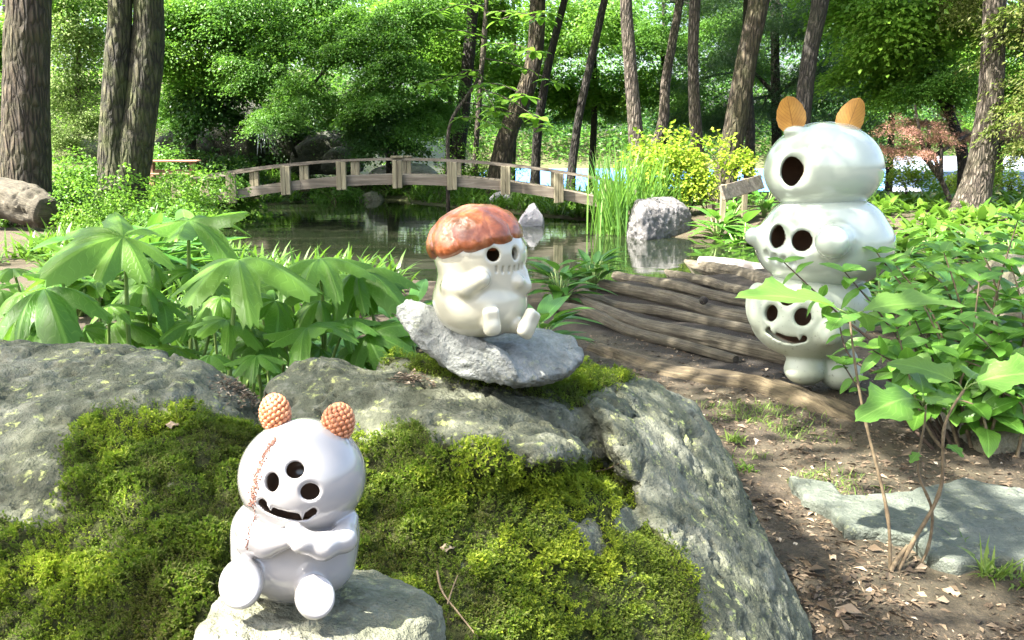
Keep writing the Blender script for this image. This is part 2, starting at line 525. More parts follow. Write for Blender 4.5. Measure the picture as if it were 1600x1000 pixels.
def bark(name, dark, mid, lite, sc=1.0, moss=0.0):
    t = NT(name)
    P = t.pos((sc * 8, sc * 8, sc * 1.9)); Q = t.pos()
    v = t.n('TexVoronoi', dict(feature='DISTANCE_TO_EDGE'), Vector=t.mix(0.28, P, t.n('TexNoise', Vector=P, Scale=1.6, Detail=6).outputs['Color']), Scale=2.2).outputs['Distance']
    n = t.noise(3.2, P, 6, 0.65)
    n2 = t.noise(1.3, Q, 4)
    h = t.math('ADD', t.ramp(v, [(0.0, 0.0), (0.35, 1.0)]), t.math('MULTIPLY', n, 0.7))
    col = t.ramp(t.math('MULTIPLY', h, 0.6), [(0.22, dark), (0.5, mid), (0.85, lite)])
    col = t.mix(t.ramp(n2, [(0.4, 0.0), (0.75, 0.6)]), col, tuple(x * 1.25 for x in mid))
    if moss: col = t.mix(t.math('MULTIPLY', t.ramp(t.noise(2.2, Q, 5, 0.7), [(0.45, 0.0), (0.62, 1.0)]), moss), col, (0.07, 0.085, 0.02))
    t.bsdf(Base_Color=col, Roughness=0.9, Normal=t.bump(h, 1.0, 0.05 / sc))
    return t.m
M_BARK_A = bark('bark_brown', (0.013, 0.009, 0.005), (0.045, 0.033, 0.019), (0.11, 0.085, 0.055), 0.9, 0.25)
M_BARK_B = bark('bark_mossy', (0.010, 0.009, 0.006), (0.04, 0.036, 0.02), (0.10, 0.09, 0.052), 0.8, 0.6)
M_BARK_C = bark('bark_grey', (0.02, 0.016, 0.012), (0.075, 0.058, 0.044), (0.19, 0.16, 0.13), 1.5, 0.15)
M_BARK_D = bark('bark_dark', (0.007, 0.006, 0.005), (0.02, 0.016, 0.013), (0.05, 0.042, 0.034), 1.3, 0.1)

def wood(name, dark, mid, lite, axis='X', sc=1.0, rough=0.75):
    t = NT(name)
    s = [22 * sc] * 3; s['XYZ'.index(axis)] = 1.2 * sc
    P = t.pos(tuple(s)) if axis != 'L' else t.obj(tuple(s))
    n = t.noise(1.0, P, 6, 0.7, 0.5); n2 = t.noise(2.2, t.pos(), 4)
    col = t.ramp(t.math('ADD', t.math('MULTIPLY', n, 0.75), t.math('MULTIPLY', n2, 0.25)), [(0.32, dark), (0.5, mid), (0.68, lite)])
    rnd = t.n('ObjectInfo').outputs['Random']
    col = t.mix(0.5, col, t.ramp(rnd, [(0.0, 0.6), (1.0, 1.0)]), 'MULTIPLY')
    t.bsdf(Base_Color=col, Roughness=rough, Normal=t.bump(n, 0.7, 0.012))
    return t.m
M_BRIDGE = wood('weathered_timber', (0.06, 0.047, 0.033), (0.155, 0.128, 0.095), (0.31, 0.27, 0.21), 'X', 0.6)
M_POST = wood('weathered_post', (0.07, 0.057, 0.034), (0.19, 0.165, 0.10), (0.35, 0.315, 0.205), 'Z', 0.6)
M_RED = wood('red_timber', (0.16, 0.065, 0.03), (0.28, 0.15, 0.09), (0.42, 0.27, 0.18), 'X', 0.6)
def log_mat(name, dark, mid, lite):
    t = NT(name)
    sx = t.attr('luv', 'Vector')
    P = t.n('Mapping', _0=sx, Scale=(2.6, 15, 1)).outputs[0]
    Q = t.n('Mapping', _0=sx, Scale=(7, 50, 1)).outputs[0]
    n = t.noise(1.0, P, 6, 0.7, 0.9); n1 = t.noise(1.0, Q, 4, 0.7, 0.3); n2 = t.noise(4.5, t.pos(), 5, 0.6)
    f = t.math('ADD', t.math('MULTIPLY', n, 0.5), t.math('ADD', t.math('MULTIPLY', n2, 0.25), t.math('MULTIPLY', n1, 0.25)))
    col = t.ramp(f, [(0.36, dark), (0.5, mid), (0.63, lite)])
    crack = t.ramp(n1, [(0.32, 0.15), (0.42, 1.0)])
    col = t.mix(0.8, col, crack, 'MULTIPLY')
    t.bsdf(Base_Color=col, Roughness=0.85, Normal=t.bump(t.math('ADD', n, n1), 0.9, 0.02))
    return t.m
M_LOG = log_mat('weathered_log', (0.026, 0.021, 0.013), (0.10, 0.084, 0.054), (0.24, 0.21, 0.145))
M_LOG_DARK = log_mat('dark_log', (0.02, 0.017, 0.011), (0.06, 0.052, 0.034), (0.13, 0.115, 0.08))
M_LOG_PALE = log_mat('bleached_log', (0.25, 0.22, 0.18), (0.45, 0.41, 0.36), (0.6, 0.56, 0.52))
M_LOG_ROT = log_mat('rotten_wood', (0.03, 0.022, 0.012), (0.085, 0.064, 0.034), (0.19, 0.15, 0.085))

# ------------------------------------------------------------------ ground, pond, lake
POND = [(-6.4, 18.0), (-7.4, 21.5), (-7.6, 25), (-5.8, 29.4), (-3.6, 28.6), (-2.6, 26.4), (-0.8, 23.6), (1.0, 20.9), (2.6, 18.6), (2.3, 16.6), (2.6, 15.9),
        (3.4, 15.7), (4.2, 15.3), (5.6, 14.6), (5.2, 12.2), (4.0, 11.0), (2.6, 10.6), (1.0, 9.9), (-1.5, 10.0), (-3.2, 10.9), (-4.6, 12.6), (-5.7, 15.2)]
WATER_Z = -0.15
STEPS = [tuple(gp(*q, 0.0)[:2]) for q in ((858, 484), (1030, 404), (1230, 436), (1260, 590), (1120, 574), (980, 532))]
def ground_z(x, y, detail=True):
    x = np.asarray(x, float); y = np.asarray(y, float)
    d = poly_dist(x, y, POND)
    z = 0.03 * np.sin(x * 0.7 + 1) * np.cos(y * 0.5)
    z = z + sstep(-5, -16, x) * sstep(15, 34, y) * 1.6 + 0.15 * sstep(1.5, 3.5, x) * sstep(6, 9, y)
    z = z + 0.35 * sstep(24, 29, y) * sstep(4, -4, x)
    right = sstep(-15, -7, x)
    z = z - 2.1 * sstep(27, 50, y) * right
    z = z + 6.0 * sstep(40, 75, y) * (1 - right) + 9 * sstep(190, 235, y) * right
    bank = sstep(0.0, 1.6, d)
    z = np.where(d > 0, z * bank + (WATER_Z + 0.04) * (1 - bank) * (1 - sstep(0, 1.2, d)), WATER_Z - 0.5 * sstep(0, 1.2, -d) + 0.02)
    if detail:
        P = np.stack([x, y, 0 * x], -1).reshape(-1, 3)
        near = np.clip(1.6 - y.ravel() / 14, 0, 1)
        z = z + ((0.018 * fbm(P * 3.1, 4, 3) + 0.008 * fbm(P * 17, 3, 4) + 0.004 * fbm(P * 55, 2, 6)) * near).reshape(x.shape)
    return z
gx = np.unique(np.concatenate([np.arange(0.3, 3.2, 0.02), np.arange(-2, 0.3, 0.08), np.arange(3.2, 6, 0.07), np.arange(-10, 10, 0.25), np.linspace(-120, -10, 50), np.linspace(10, 160, 60)]).round(4))
gy = np.unique(np.concatenate([np.arange(2.1, 6.2, 0.022), np.arange(-4, 2.1, 0.15), np.arange(6.2, 12, 0.07), np.arange(12, 34, 0.25), np.linspace(34, 280, 80)]).round(4))
GX, GY = np.meshgrid(gx, gy, indexing='xy')
GZ = ground_z(GX, GY)
ii = np.arange(len(gy) - 1)[:, None] * len(gx) + np.arange(len(gx) - 1)[None]
GF = np.stack([ii, ii + 1, ii + 1 + len(gx), ii + len(gx)], -1).reshape(-1, 4)
t = NT('soil'); P = t.pos()
n1 = t.noise(0.9, P, 5, 0.6); n2 = t.noise(12, P, 6, 0.7); n3 = t.noise(75, P, 4, 0.75)
col = t.ramp(n2, [(0.3, (0.018, 0.013, 0.008)), (0.5, (0.050, 0.037, 0.021)), (0.7, (0.105, 0.082, 0.05))])
col = t.mix(0.5, col, t.ramp(n3, [(0.32, (0.016, 0.012, 0.007)), (0.52, (0.075, 0.055, 0.034)), (0.72, (0.20, 0.155, 0.105))]))
col = t.mix(t.ramp(n1, [(0.45, 0.0), (0.7, 0.5)]), col, (0.10, 0.09, 0.045))
far = t.n('MapRange', _0=t.n('SeparateXYZ', _0=P).outputs[1], _1=16.0, _2=26.0).outputs[0]
col = t.mix(t.math('MULTIPLY', far, t.ramp(t.noise(0.7, P, 5, 0.7), [(0.35, 0.2), (0.6, 1.0)])), col, (0.075, 0.095, 0.025))
col = t.mix(t.math('MULTIPLY', t.attr('step_shade'), 0.8), col, (0.012, 0.009, 0.006))  # shade between the log steps, painted as darker soil
t.bsdf(Base_Color=col, Roughness=0.95, Normal=t.bump(t.math('ADD', n2, t.math('MULTIPLY', n3, 0.8)), 0.9, 0.03))
M_SOIL = t.m
tag(ob('ground', mesh_np('ground', np.stack([GX, GY, GZ], -1).reshape(-1, 3), GF, True, {'step_shade': ('FLOAT', 'POINT', sstep(.12, -.12, poly_dist(GX.ravel(), GY.ravel(), STEPS)))}), M_SOIL), 'bare brown woodland ground with a trodden path and pond banks', 'ground', kind='structure')

t = NT('pond_water'); P = t.pos()
rip = t.math('ADD', t.math('MULTIPLY', t.noise(1.1, t.pos((0.6, 2.0, 1)), 3), 1.0), t.math('MULTIPLY', t.noise(7, t.pos((0.5, 1.6, 1)), 2), 0.10))
film = t.ramp(t.noise(1.0, t.pos((0.35, 1.3, 1)), 6, 0.65, 0.7), [(0.50, 0.0), (0.62, 1.0)])
dust = t.ramp(t.noise(38, P, 3, 0.8), [(0.62, 0.0), (0.72, 0.8)])
ff = t.math('MAXIMUM', t.math('MULTIPLY', film, 0.10), t.math('MULTIPLY', dust, 0.12))
pw = t.n('BsdfPrincipled', Base_Color=(0.010, 0.015, 0.007), Roughness=0.015, Normal=t.bump(rip, 0.07, 0.05))
pw.inputs['IOR'].default_value = 1.6
pd = t.n('BsdfPrincipled', Base_Color=(0.075, 0.066, 0.046), Roughness=0.25)
mx = t.n('MixShader', _0=ff, _1=pw.outputs[0], _2=pd.outputs[0])
t.t.links.new(mx.outputs[0], t.out.inputs[0])
M_WATER = t.m
pc = np.mean(POND, 0)
def flat_poly(name, poly, z):
    bm = bmesh.new()
    bm.faces.new([bm.verts.new((x, y, z)) for x, y in poly])
    bmesh.ops.triangulate(bm, faces=list(bm.faces)); bmesh.ops.recalc_face_normals(bm, faces=list(bm.faces))
    me = bpy.data.meshes.new(name); bm.to_mesh(me); bm.free()
    if me.polygons and me.polygons[0].normal.z < 0: me.flip_normals()
    return me
wp = [tuple(np.array(p) + 0.5 * (np.array(p) - pc) / np.linalg.norm(np.array(p) - pc)) for p in POND][::-1]
tag(ob('pond_water', flat_poly('pond_water', wp, WATER_Z), M_WATER), 'still dark pond water mirroring the bridge and trees', 'pond', kind='structure')
t = NT('lake_water')
lw = t.bsdf(Base_Color=(0.06, 0.17, 0.42), Roughness=0.7, Normal=t.bump(t.noise(2.0, t.pos((0.4, 1.5, 1)), 3), 0.3, 0.1))  # sky reflection put into the colour as matte blue
M_LAKE = t.m
tag(ob('lake_water', flat_poly('lake_water', [(-15, 45), (160, 45), (160, 225), (-15, 225)], -1.75), M_LAKE), 'pale blue lake water showing between the far trunks', 'lake', kind='structure')
# ------------------------------------------------------------------ large mossy boulder
def AT(*l): return [at(*p) for p in l]
hA = hullf(AT((-300, 545, 2.5), (0, 530, 2.5), (120, 520, 2.55), (250, 530, 2.5), (335, 566, 2.42), (385, 640, 2.25), (-300, 720, 1.85), (60, 700, 1.9), (230, 645, 2.0),
               (380, 670, 2.05), (-300, 1000, 1.52), (300, 1000, 1.5)) + [(-2.3, 1.3, -.1), (0.0, 1.3, -.1), (-2.3, 3.2, -.1), (-.3, 3.1, -.1)], 0.022)
hB = hullf(AT((388, 640, 2.2), (400, 600, 2.25), (430, 566, 2.3), (510, 545, 2.35), (600, 566, 2.35), (690, 590, 2.25), (760, 618, 2.15), (850, 650, 2.05), (938, 690, 1.93),
               (400, 680, 2.05), (560, 700, 1.93), (690, 722, 1.85), (800, 700, 1.84), (900, 712, 1.82), (930, 706, 1.84), (700, 780, 1.95), (500, 770, 1.9)) + [(-.4, 2.8, 0.3), (0.2, 2.6, .3), (-.3, 2.2, .2)], 0.016)
hC = hullf(AT((330, 680, 2.05), (600, 700, 2.02), (830, 700, 2.0), (950, 725, 2.05), (1000, 790, 1.98), (1065, 870, 1.88), (1100, 1000, 1.72), (300, 1000, 1.5), (700, 1000, 1.5), (600, 860, 1.74), (850, 850, 1.80), (100, 900, 1.6)) +
           [(-1.3, 1.1, -.1), (0.4, 1.15, -.1), (0.72, 1.7, -.1), (.4, 2.6, -.1), (-1.2, 2.6, -.1)], 0.03)
hD = hullf(AT((890, 606, 2.5), (1000, 580, 2.75), (1080, 626, 2.7), (1138, 700, 2.6), (1193, 832, 2.42), (1240, 930, 2.3), (1278, 1005, 2.2), (945, 650, 2.2), (1010, 740, 2.08), (1062, 830, 1.95),
               (1110, 1000, 1.75), (1000, 660, 2.28)) + [(0.83, 2.2, -.1), (0.72, 1.5, -.1), (0.2, 3.0, -.1), (0.85, 2.9, -.1)], 0.012)
hE = hullf(AT((590, 566, 2.42), (690, 590, 2.5), (760, 596, 2.6), (900, 556, 2.75), (990, 584, 2.72), (960, 632, 2.35), (840, 640, 2.2), (760, 632, 2.18), (640, 600, 2.15)) + [(-.3, 2.9, .2), (.5, 2.9, .2), (.4, 2.2, 0), (-.3, 2.2, 0)], 0.02)
def boulder_f(P):
    f = smin(hA(P), hC(P), 0.12)
    f = smin(f, hE(P), 0.03); f = smin(f, hB(P), 0.02)
    f = smin(f, hD(P), 0.05)
    return f + 0.022 * fbm(P * 4.5, 3, 2) + 0.011 * fbm(P * 14, 2, 8)
V, F = nets(boulder_f, (-2.4, 0.95, -0.12), (1.05, 3.3, 1.05), 0.012, 1)
gn, _ = gradf(boulder_f, V, 0.01)
cr = np.abs(vnoise(V * np.array([5, 5, 9]) + 2.0 * fbm(V * 6, 2, 31)[:, None], 5))
cr2 = np.abs(vnoise(V * np.array([11, 11, 16]) + 1.5 * fbm(V * 15, 2, 33)[:, None], 6))
V = V + gn * (0.010 * fbm(V * 24, 4, 12, .6) - 0.022 * np.exp(-(cr / 0.045) ** 2) - 0.007 * np.exp(-(cr2 / 0.06) ** 2) + 0.003 * fbm(V * 80, 2, 15))[:, None]
BV, BN = V, gn
MOSS1 = [(-60, 860), (0, 800), (40, 835), (100, 800), (112, 745), (96, 705), (150, 645), (230, 640), (300, 645), (400, 668), (560, 690), (640, 668), (692, 706), (690, 728), (780, 690), (830, 716), (940, 722),
         (962, 745), (1000, 790), (1060, 860), (1088, 905), (1112, 1010), (1112, 1100), (-60, 1100)]
MOSS2 = [(575, 566), (640, 545), (800, 540), (900, 540), (962, 556), (1003, 584), (950, 605), (900, 632), (830, 618), (760, 604), (640, 578)]
px, py = proj(V)
vis = (gn * (CAM - V)).sum(1) > 0
ms = np.maximum(sstep(22, -22, poly_dist(px, py, MOSS1) + 26 * fbm(V * 9, 3, 21)), sstep(14, -14, poly_dist(px, py, MOSS2) + 12 * fbm(V * 12, 3, 22)) * (V[:, 1] > 2.02)) * vis
hole = sstep(0.40, 0.50, fbm(V * 7 + 3, 3, 44))
ms = ms * (1 - hole)
BMOSS = ms
me = mesh_np('boulder', V, F, True, {'moss': ('FLOAT', 'POINT', ms)})
boulder = tag(ob('boulder', me, M_BOULDER), 'huge grey lichened boulder with a thick coat of moss across its front', 'boulder')

# moss: small leafy sprigs growing on the boulder
def leafcards(Cn, D, Nn, L, W, fold=0.25, tint=None):
    """diamond leaves, two triangles folded on the midrib"""
    S = np.cross(D, Nn); S /= np.linalg.norm(S, axis=1)[:, None] + 1e-9
    U = np.cross(S, D)
    L = np.broadcast_to(L, (len(Cn),))[:, None]; W = np.broadcast_to(W, (len(Cn),))[:, None]
    V = np.stack([Cn, Cn + D * L * 0.45 + S * W + U * W * fold, Cn + D * L - U * L * 0.12, Cn + D * L * 0.45 - S * W + U * W * fold], 1).reshape(-1, 3)
    b = np.arange(len(Cn))[:, None] * 4
    F = np.concatenate([b + np.array([[0, 1, 2]]), b + np.array([[0, 2, 3]])], 1).reshape(-1, 3)
    tv = None if tint is None else np.repeat(tint, 4)
    return V, F, tv
def unit(A): return A / (np.linalg.norm(A, axis=1)[:, None] + 1e-9)
Fa = np.concatenate([F[:, [0, 1, 2]], F[:, [0, 2, 3]]])
ar = np.linalg.norm(np.cross(V[Fa[:, 1]] - V[Fa[:, 0]], V[Fa[:, 2]] - V[Fa[:, 0]]), axis=1) * ms[Fa].mean(1) ** 1.5
nm = 64000
pick = rng.choice(len(Fa), nm, p=ar / ar.sum())
w = rng.dirichlet((1, 1, 1), nm)
mp = (V[Fa[pick]] * w[:, :, None]).sum(1); mn = unit(gn[Fa[pick]].mean(1))
kp = (fbm(mp * 13, 3, 57) + 0.25 * rng.normal(size=nm)) > -0.28; mp, mn, pick = mp[kp], mn[kp], pick[kp]; nm = len(mp)
clump = fbm(mp * 15, 3, 51); big = fbm(mp * 4.5, 3, 52)
lift = 0.022 * sstep(-0.3, 0.5, clump + 0.35 * fbm(mp * 40, 2, 55)) * sstep(0.3, 0.8, (ms[Fa[pick]].mean(1)))
mp = mp + mn * lift[:, None]
Cn, Dn, Nn, Tn, Ln = [], [], [], [], []
for k in range(8):
    r = unit(rng.normal(size=(nm, 3)))
    d = unit(r * 0.85 + mn * 0.5 + np.array([0, -0.15, 0.25]))
    Cn.append(mp + mn * (0.0025 * (k - 2))[..., None] if False else mp + mn * 0.0022 * (k - 2)); Dn.append(d); Nn.append(unit(mn + 0.5 * r[:, ::-1]))
    Tn.append(np.clip(0.54 + 1.0 * big + 0.6 * clump + rng.normal(0, 0.14, nm), 0, 1))
    Ln.append(rng.uniform(0.0045, 0.0115, nm) * (0.7 + 0.5 * sstep(-.2, .5, clump)))
Ln = np.concatenate(Ln)
V2, F2, tv = leafcards(np.concatenate(Cn), np.concatenate(Dn), np.concatenate(Nn), Ln, Ln * 0.24, 0.2, np.concatenate(Tn))
M_MOSS = foliage('moss_leaf', (0.060, 0.040, 0.010), (0.40, 0.46, 0.03), 0.45, 0.6, mid=(0.11, 0.155, 0.014))
rp = M_MOSS.node_tree
moss = ob('moss', mesh_np('moss', V2, F2, False, {'tint': ('FLOAT', 'POINT', tv)}), M_MOSS)
tag(moss, 'thick yellow-green moss growing over the front of the big boulder', 'moss', kind='stuff')

# ------------------------------------------------------------------ stones on the boulder
st = rock_mesh('flat_stone', AT((292, 1000, 1.16), (310, 960, 1.24), (350, 905, 1.4), (420, 880, 1.50), (545, 872, 1.55), (620, 893, 1.50), (672, 925, 1.42), (684, 945, 1.36), (660, 985, 1.28), (600, 1010, 1.2),
                                (480, 985, 1.2), (480, 1010, 1.17), (300, 1060, 1.15), (600, 1080, 1.2)) + [(-.4, 1.2, .3), (-.1, 1.2, .3), (-.1, 1.5, .3), (-.4, 1.45, .3)], 0.007, 0.008, 0.014, 9, 0.007, 0.004, 5)
tag(ob('flat_stone', st, M_STONE_G), 'grey-green flat stone at the bottom edge under the figurine with folded arms', 'stone')
def slab_f():
    a = hullf(AT((617, 482, 2.26), (634, 467, 2.27), (664, 476, 2.26), (742, 528, 2.17), (796, 556, 2.10), (812, 590, 2.09), (800, 605, 2.11), (745, 596, 2.13), (690, 572, 2.17), (640, 528, 2.23), (622, 500, 2.26),
                  (655, 474, 2.42), (760, 530, 2.42), (800, 560, 2.35), (690, 560, 2.42), (800, 590, 2.3), (640, 505, 2.40)), 0.004)
    b = hullf(AT((745, 525, 2.36), (840, 508, 2.40), (895, 520, 2.36), (914, 545, 2.30), (910, 566, 2.24), (868, 588, 2.14), (815, 600, 2.09), (790, 560, 2.13), (800, 606, 2.12), (845, 602, 2.14), (890, 585, 2.2), (916, 560, 2.28), (805, 605, 2.3), (890, 590, 2.36)), 0.004)
    def f(P): return smin(a(P), b(P), 0.003) + 0.010 * fbm(P * 9, 3, 61) + 0.005 * np.abs(vnoise(P * 24, 64))
    return f
sf = slab_f()
V, F = nets(sf, at(600, 560, 2.0) - np.array([.05, .05, .15]), at(940, 500, 2.45) + np.array([.05, .05, .15]), 0.007, 1)
gn, _ = gradf(sf, V, 0.004)
s_ = (V @ np.array([0.55, 0.2, 0.8])) * 42 + 2.2 * fbm(V * 11, 3, 62)
V = V + gn * (0.006 * fbm(V * 45, 4, 63, 0.65) + 0.005 * (np.abs((s_ % 1) - 0.5) * 2 - 0.5))[:, None]
tag(ob('perch_stone', mesh_np('perch_stone', V, F), M_STONE_P), 'jagged bluish grey stone with a raised left end under the brown-capped figurine', 'stone')

# ------------------------------------------------------------------ sculptures
class Fig:
    """maps photo pixels to points at a chosen distance in front of the figure's own plane"""
    def __init__(s, px, py, Y, front):
        s.O = at(px, py, Y); f = np.array([front[0], front[1], 0.0]); s.f = f / np.linalg.norm(f)
        q = s.O - CAM
        s.u = (q[1] * CP - q[2] * SP) / FPX      # metres per pixel
    def p(s, px, py, w=0.0):
        d = ray(px, py); w = w * s.u
        v = np.array([0, -1.0, 0])
        return CAM + d * ((np.dot(s.O - CAM, v) + w) / np.dot(d, v))
def frame(n, up=(0, 0, 1)):
    n = np.asarray(n, float); n = n / np.linalg.norm(n)
    x = np.cross(np.asarray(up, float), n); x /= np.linalg.norm(x)
    return np.stack([x, np.cross(n, x), n], 1)          # columns: right, up, out
def axes_view(px, py, roll=0.0, tilt=0.0):
    d = -ray(px, py); A = frame(d)
    c, s_ = math.cos(roll), math.sin(roll)
    return np.stack([A[:, 0] * c + A[:, 1] * s_, A[:, 1] * c - A[:, 0] * s_, A[:, 2]], 1)
def hole_f(P, c, A, rx, ry, depth, flare=0.5, off=0.0):
    q = (P - np.asarray(c, np.float32)) @ np.asarray(A, np.float32)
    g = flare * np.maximum(q[:, 2] + off, 0)
    rr = np.sqrt((q[:, 0] / (rx + g)) ** 2 + (q[:, 1] / (ry + g)) ** 2)
    return np.maximum((rr - 1) * min(rx, ry), np.maximum(-q[:, 2] - depth, q[:, 2] - 0.3 * depth))
def slot_f(P, pts2, c, A, r, depth):
    q = (P - np.asarray(c, np.float32)) @ np.asarray(A, np.float32)
    d = None
    for a, b in zip(pts2[:-1], pts2[1:]):
        a, b = np.asarray(a, np.float32), np.asarray(b, np.float32)
        pa = q[:, :2] - a; ba = b - a
        h = np.clip((pa @ ba) / (ba @ ba), 0, 1)
        e = np.linalg.norm(pa - h[:, None] * ba, axis=1)
        d = e if d is None else np.minimum(d, e)
    return np.maximum(d - r, np.abs(q[:, 2]) - depth)
def sculpt(name, f, lo, hi, h, mat, parent, inner=None, eps=0.004):
    V, F = nets(f, lo, hi, h, 2)
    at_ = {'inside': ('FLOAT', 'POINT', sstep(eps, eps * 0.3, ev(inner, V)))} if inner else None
    return ob(name, mesh_np(name, V, F, True, at_), mat, parent)
def hole_at(solid, px, py, rx, ry, centre, u, k=0.5, roll=0.0):
    c = trace(solid, px, py)
    out = unit((c - centre)[None])[0]
    vd = unit((-ray(px, py))[None])[0]
    n = unit((out * k + vd * (1 - k))[None])[0]
    A = frame(n)
    if roll:
        cs, sn = math.cos(roll), math.sin(roll)
        A = np.stack([A[:, 0] * cs + A[:, 1] * sn, A[:, 1] * cs - A[:, 0] * sn, A[:, 2]], 1)
    return (c, A, rx * u, ry * u)

# --- figurine with folded arms and berry ears
g1 = Fig(458, 925, 1.34, (0, -1)); u = g1.u; p = g1.p
V1 = axes_view(465, 780, -0.13)
head_c = p(473, 744, 10)
def f1_head(P): return ell(P, head_c, np.array([95, 88, 90]) * u, V1)
def f1_body(P):
    b = smin(ell(P, p(462, 850, 0), np.array([96, 84, 84]) * u, V1), ell(P, p(463, 822, 0), np.array([93, 55, 80]) * u, V1), 20 * u)
    b = smin(b, ell(P, p(460, 888, 2), np.array([82, 42, 74]) * u, V1), 30 * u)
    return b
arms1 = [((384, 815, 34), (390, 848, 70), 15, 18), ((390, 848, 70), (415, 852, 90), 18, 18), ((415, 852, 90), (446, 842, 96), 18, 15),
         ((544, 812, 28), (537, 842, 66), 16, 19), ((537, 842, 66), (505, 854, 92), 19, 19), ((505, 854, 92), (472, 846, 104), 19, 16), ((472, 846, 104), (459, 829, 106), 16, 13)]
arms1 = [(p(*a), p(*b), ra * u, rb * u) for a, b, ra, rb in arms1]
feet1 = []
for (cx, cy, w, lx, ly, rx, ry, side) in ((377, 912, 105, 410, 898, 31, 36, -1), (492, 933, 110, 484, 908, 28.5, 31.5, 1)):
    c = p(cx, cy, w); n = unit((-ray(cx, cy) + np.array([0.22 * side, 0, 0.10]))[None])[0]
    feet1.append((c, frame(n), rx * u, ry * u, p(lx, ly, 50)))
def f1_foot(P, c, A, rx, ry, leg):
    q = (P - np.asarray(c, np.float32)) @ np.asarray(A, np.float32)
    rr = np.sqrt((q[:, 0] / rx) ** 2 + (q[:, 1] / ry) ** 2)
    d = smax((rr - 1) * min(rx, ry), np.abs(q[:, 2]) - 15 * u, 14 * u)
    dish = smax((rr - 0.80) * min(rx, ry), np.abs(q[:, 2] - 15 * u) - 3.0 * u, 2 * u)
    d = smax(d, -dish, 4 * u)
    return smin(d, capsule(P, leg, np.asarray(c) - A[:, 2] * 14 * u, 27 * u, 20 * u), 8 * u)
def f1_solid(P):
    f = smin(f1_head(P), f1_body(P), 5 * u)
    a = None; b = None
    for i, s in enumerate(arms1):
        d = capsule(P, *s)
        if i < 3: a = d if a is None else smin(a, d, 8 * u)
        else: b = d if b is None else smin(b, d, 8 * u)
    f = smin(f, a, 5 * u); f = smin(f, b, 4 * u)
    for s in feet1: f = smin(f, f1_foot(P, *s), 9 * u)
    return f
eyes1 = [hole_at(f1_head, 461, 734, 12.5, 12, head_c, u), hole_at(f1_head, 424, 754, 10, 13.5, head_c, u), hole_at(f1_head, 485, 769, 13.5, 12, head_c, u, 0.5, -0.2)]
mc = trace(f1_head, 452, 800); MA = axes_view(452, 800)
def m2(px, py): return (np.asarray(trace(f1_head, px, py)) - mc) @ MA[:, :2]
mouth1 = [m2(*q) for q in ((409, 785), (418, 794), (430, 800), (448, 805), (466, 808), (480, 806), (490, 799))]
fang1 = []
for (ax, ay, bx, by) in ((422, 788, 424, 799), (472, 801, 473, 812)):
    a, b = trace(f1_head, ax, ay), trace(f1_head, bx, by)
    fang1.append((a - MA[:, 2] * 5 * u, b + MA[:, 2] * 0.5 * u))
def f1(P):
    f = f1_solid(P)
    inner = ell(P, head_c, np.array([80, 73, 75]) * u, V1)
    f = smax(f, -inner, 6 * u)
    for c, A, rx, ry in eyes1: f = smax(f, -hole_f(P, c, A, rx, ry, 40 * u, 0.75, 3.5 * u), 4 * u)
    f = smax(f, -slot_f(P, mouth1, mc, MA, 4.8 * u, 36 * u), 4 * u)
    for a, b in fang1: f = smin(f, capsule(P, a, b, 4.4 * u, 0.6 * u), 1.5 * u)
    return f
fig1 = thing('ceramic_figurine', 'glossy white ceramic figurine with folded arms, two orange scaly ears and three eye holes', 'figurine', g1.O)
lo = np.minimum(np.minimum(p(330, 985, 0), p(590, 985, 150)), p(330, 640, 0)) - 0.05
lo = np.array([p(325, 800, 0)[0] - .01, g1.O[1] - 165 * u, g1.O[2] - 0.07]); hi = np.array([p(585, 800, 0)[0] + .01, g1.O[1] + 115 * u, p(470, 640, 0)[2] + 0.01])
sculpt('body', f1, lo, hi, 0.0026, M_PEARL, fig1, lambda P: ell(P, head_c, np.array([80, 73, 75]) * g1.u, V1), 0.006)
iv, if_ = ico(2)
def berry_ear(px, py, rx, ry, w, roll):
    c = p(px, py, w); A = axes_view(px, py, roll)
    parts = [((iv * np.array([rx, ry, rx]) * u * 0.96) @ A.T + c, if_)]
    sv, sf2 = ico(1)
    n = 130
    for i in range(n):
        z = 1 - 2 * (i + .5) / n; th = i * 2.399963
        d = np.array([math.sqrt(1 - z * z) * math.cos(th), z, math.sqrt(1 - z * z) * math.sin(th)])
        q = d * np.array([rx, ry, rx]) * u * 0.97
        nn = unit((d / np.array([rx, ry, rx]))[None])[0]
        B = frame(nn, (0.01, -1, 0.02))
        s = u * np.array([4.4, 5.2, 2.6])
        bump_ = sv * s
        bump_[:, 2] += bump_[:, 1] * -0.30
        parts.append(((bump_ @ B.T + q) @ A.T + c, sf2))
    return join(parts)
for (px_, py_, rx, ry, w, roll) in ((430, 646, 22, 29, 5, 0.05), (528, 661, 24, 30, 0, -0.2)):
    ob('ear', mesh_np('ear', *berry_ear(px_, py_, rx, ry, w, roll)), M_BERRY, fig1)
path = spline([(430, 686), (421, 698), (410, 718), (402, 742), (397, 768), (393, 790)], 150)
path2 = spline([(394, 792), (397, 806), (390, 824), (387, 842), (386, 858)], 30)
parts = []
sv, sf2 = ico(1)
for j, (qx, qy) in enumerate(path):
    wd = 2.2 + 4.2 * (j / 150) ** 1.5
    for k in range(2):
        c = trace(f1_solid, qx + rng.normal(0, wd * 0.55), qy + rng.normal(0, 2))
        parts.append((sv * u * rng.uniform(0.9, 1.8) + c, sf2))
for qx, qy in path2:
    c = trace(f1_solid, qx + rng.normal(0, 1.6), qy)
    parts.append((sv * u * rng.uniform(0.9, 1.8) + c, sf2))
ob('seam', mesh_np('seam', *join(parts)), M_SEAM, fig1)

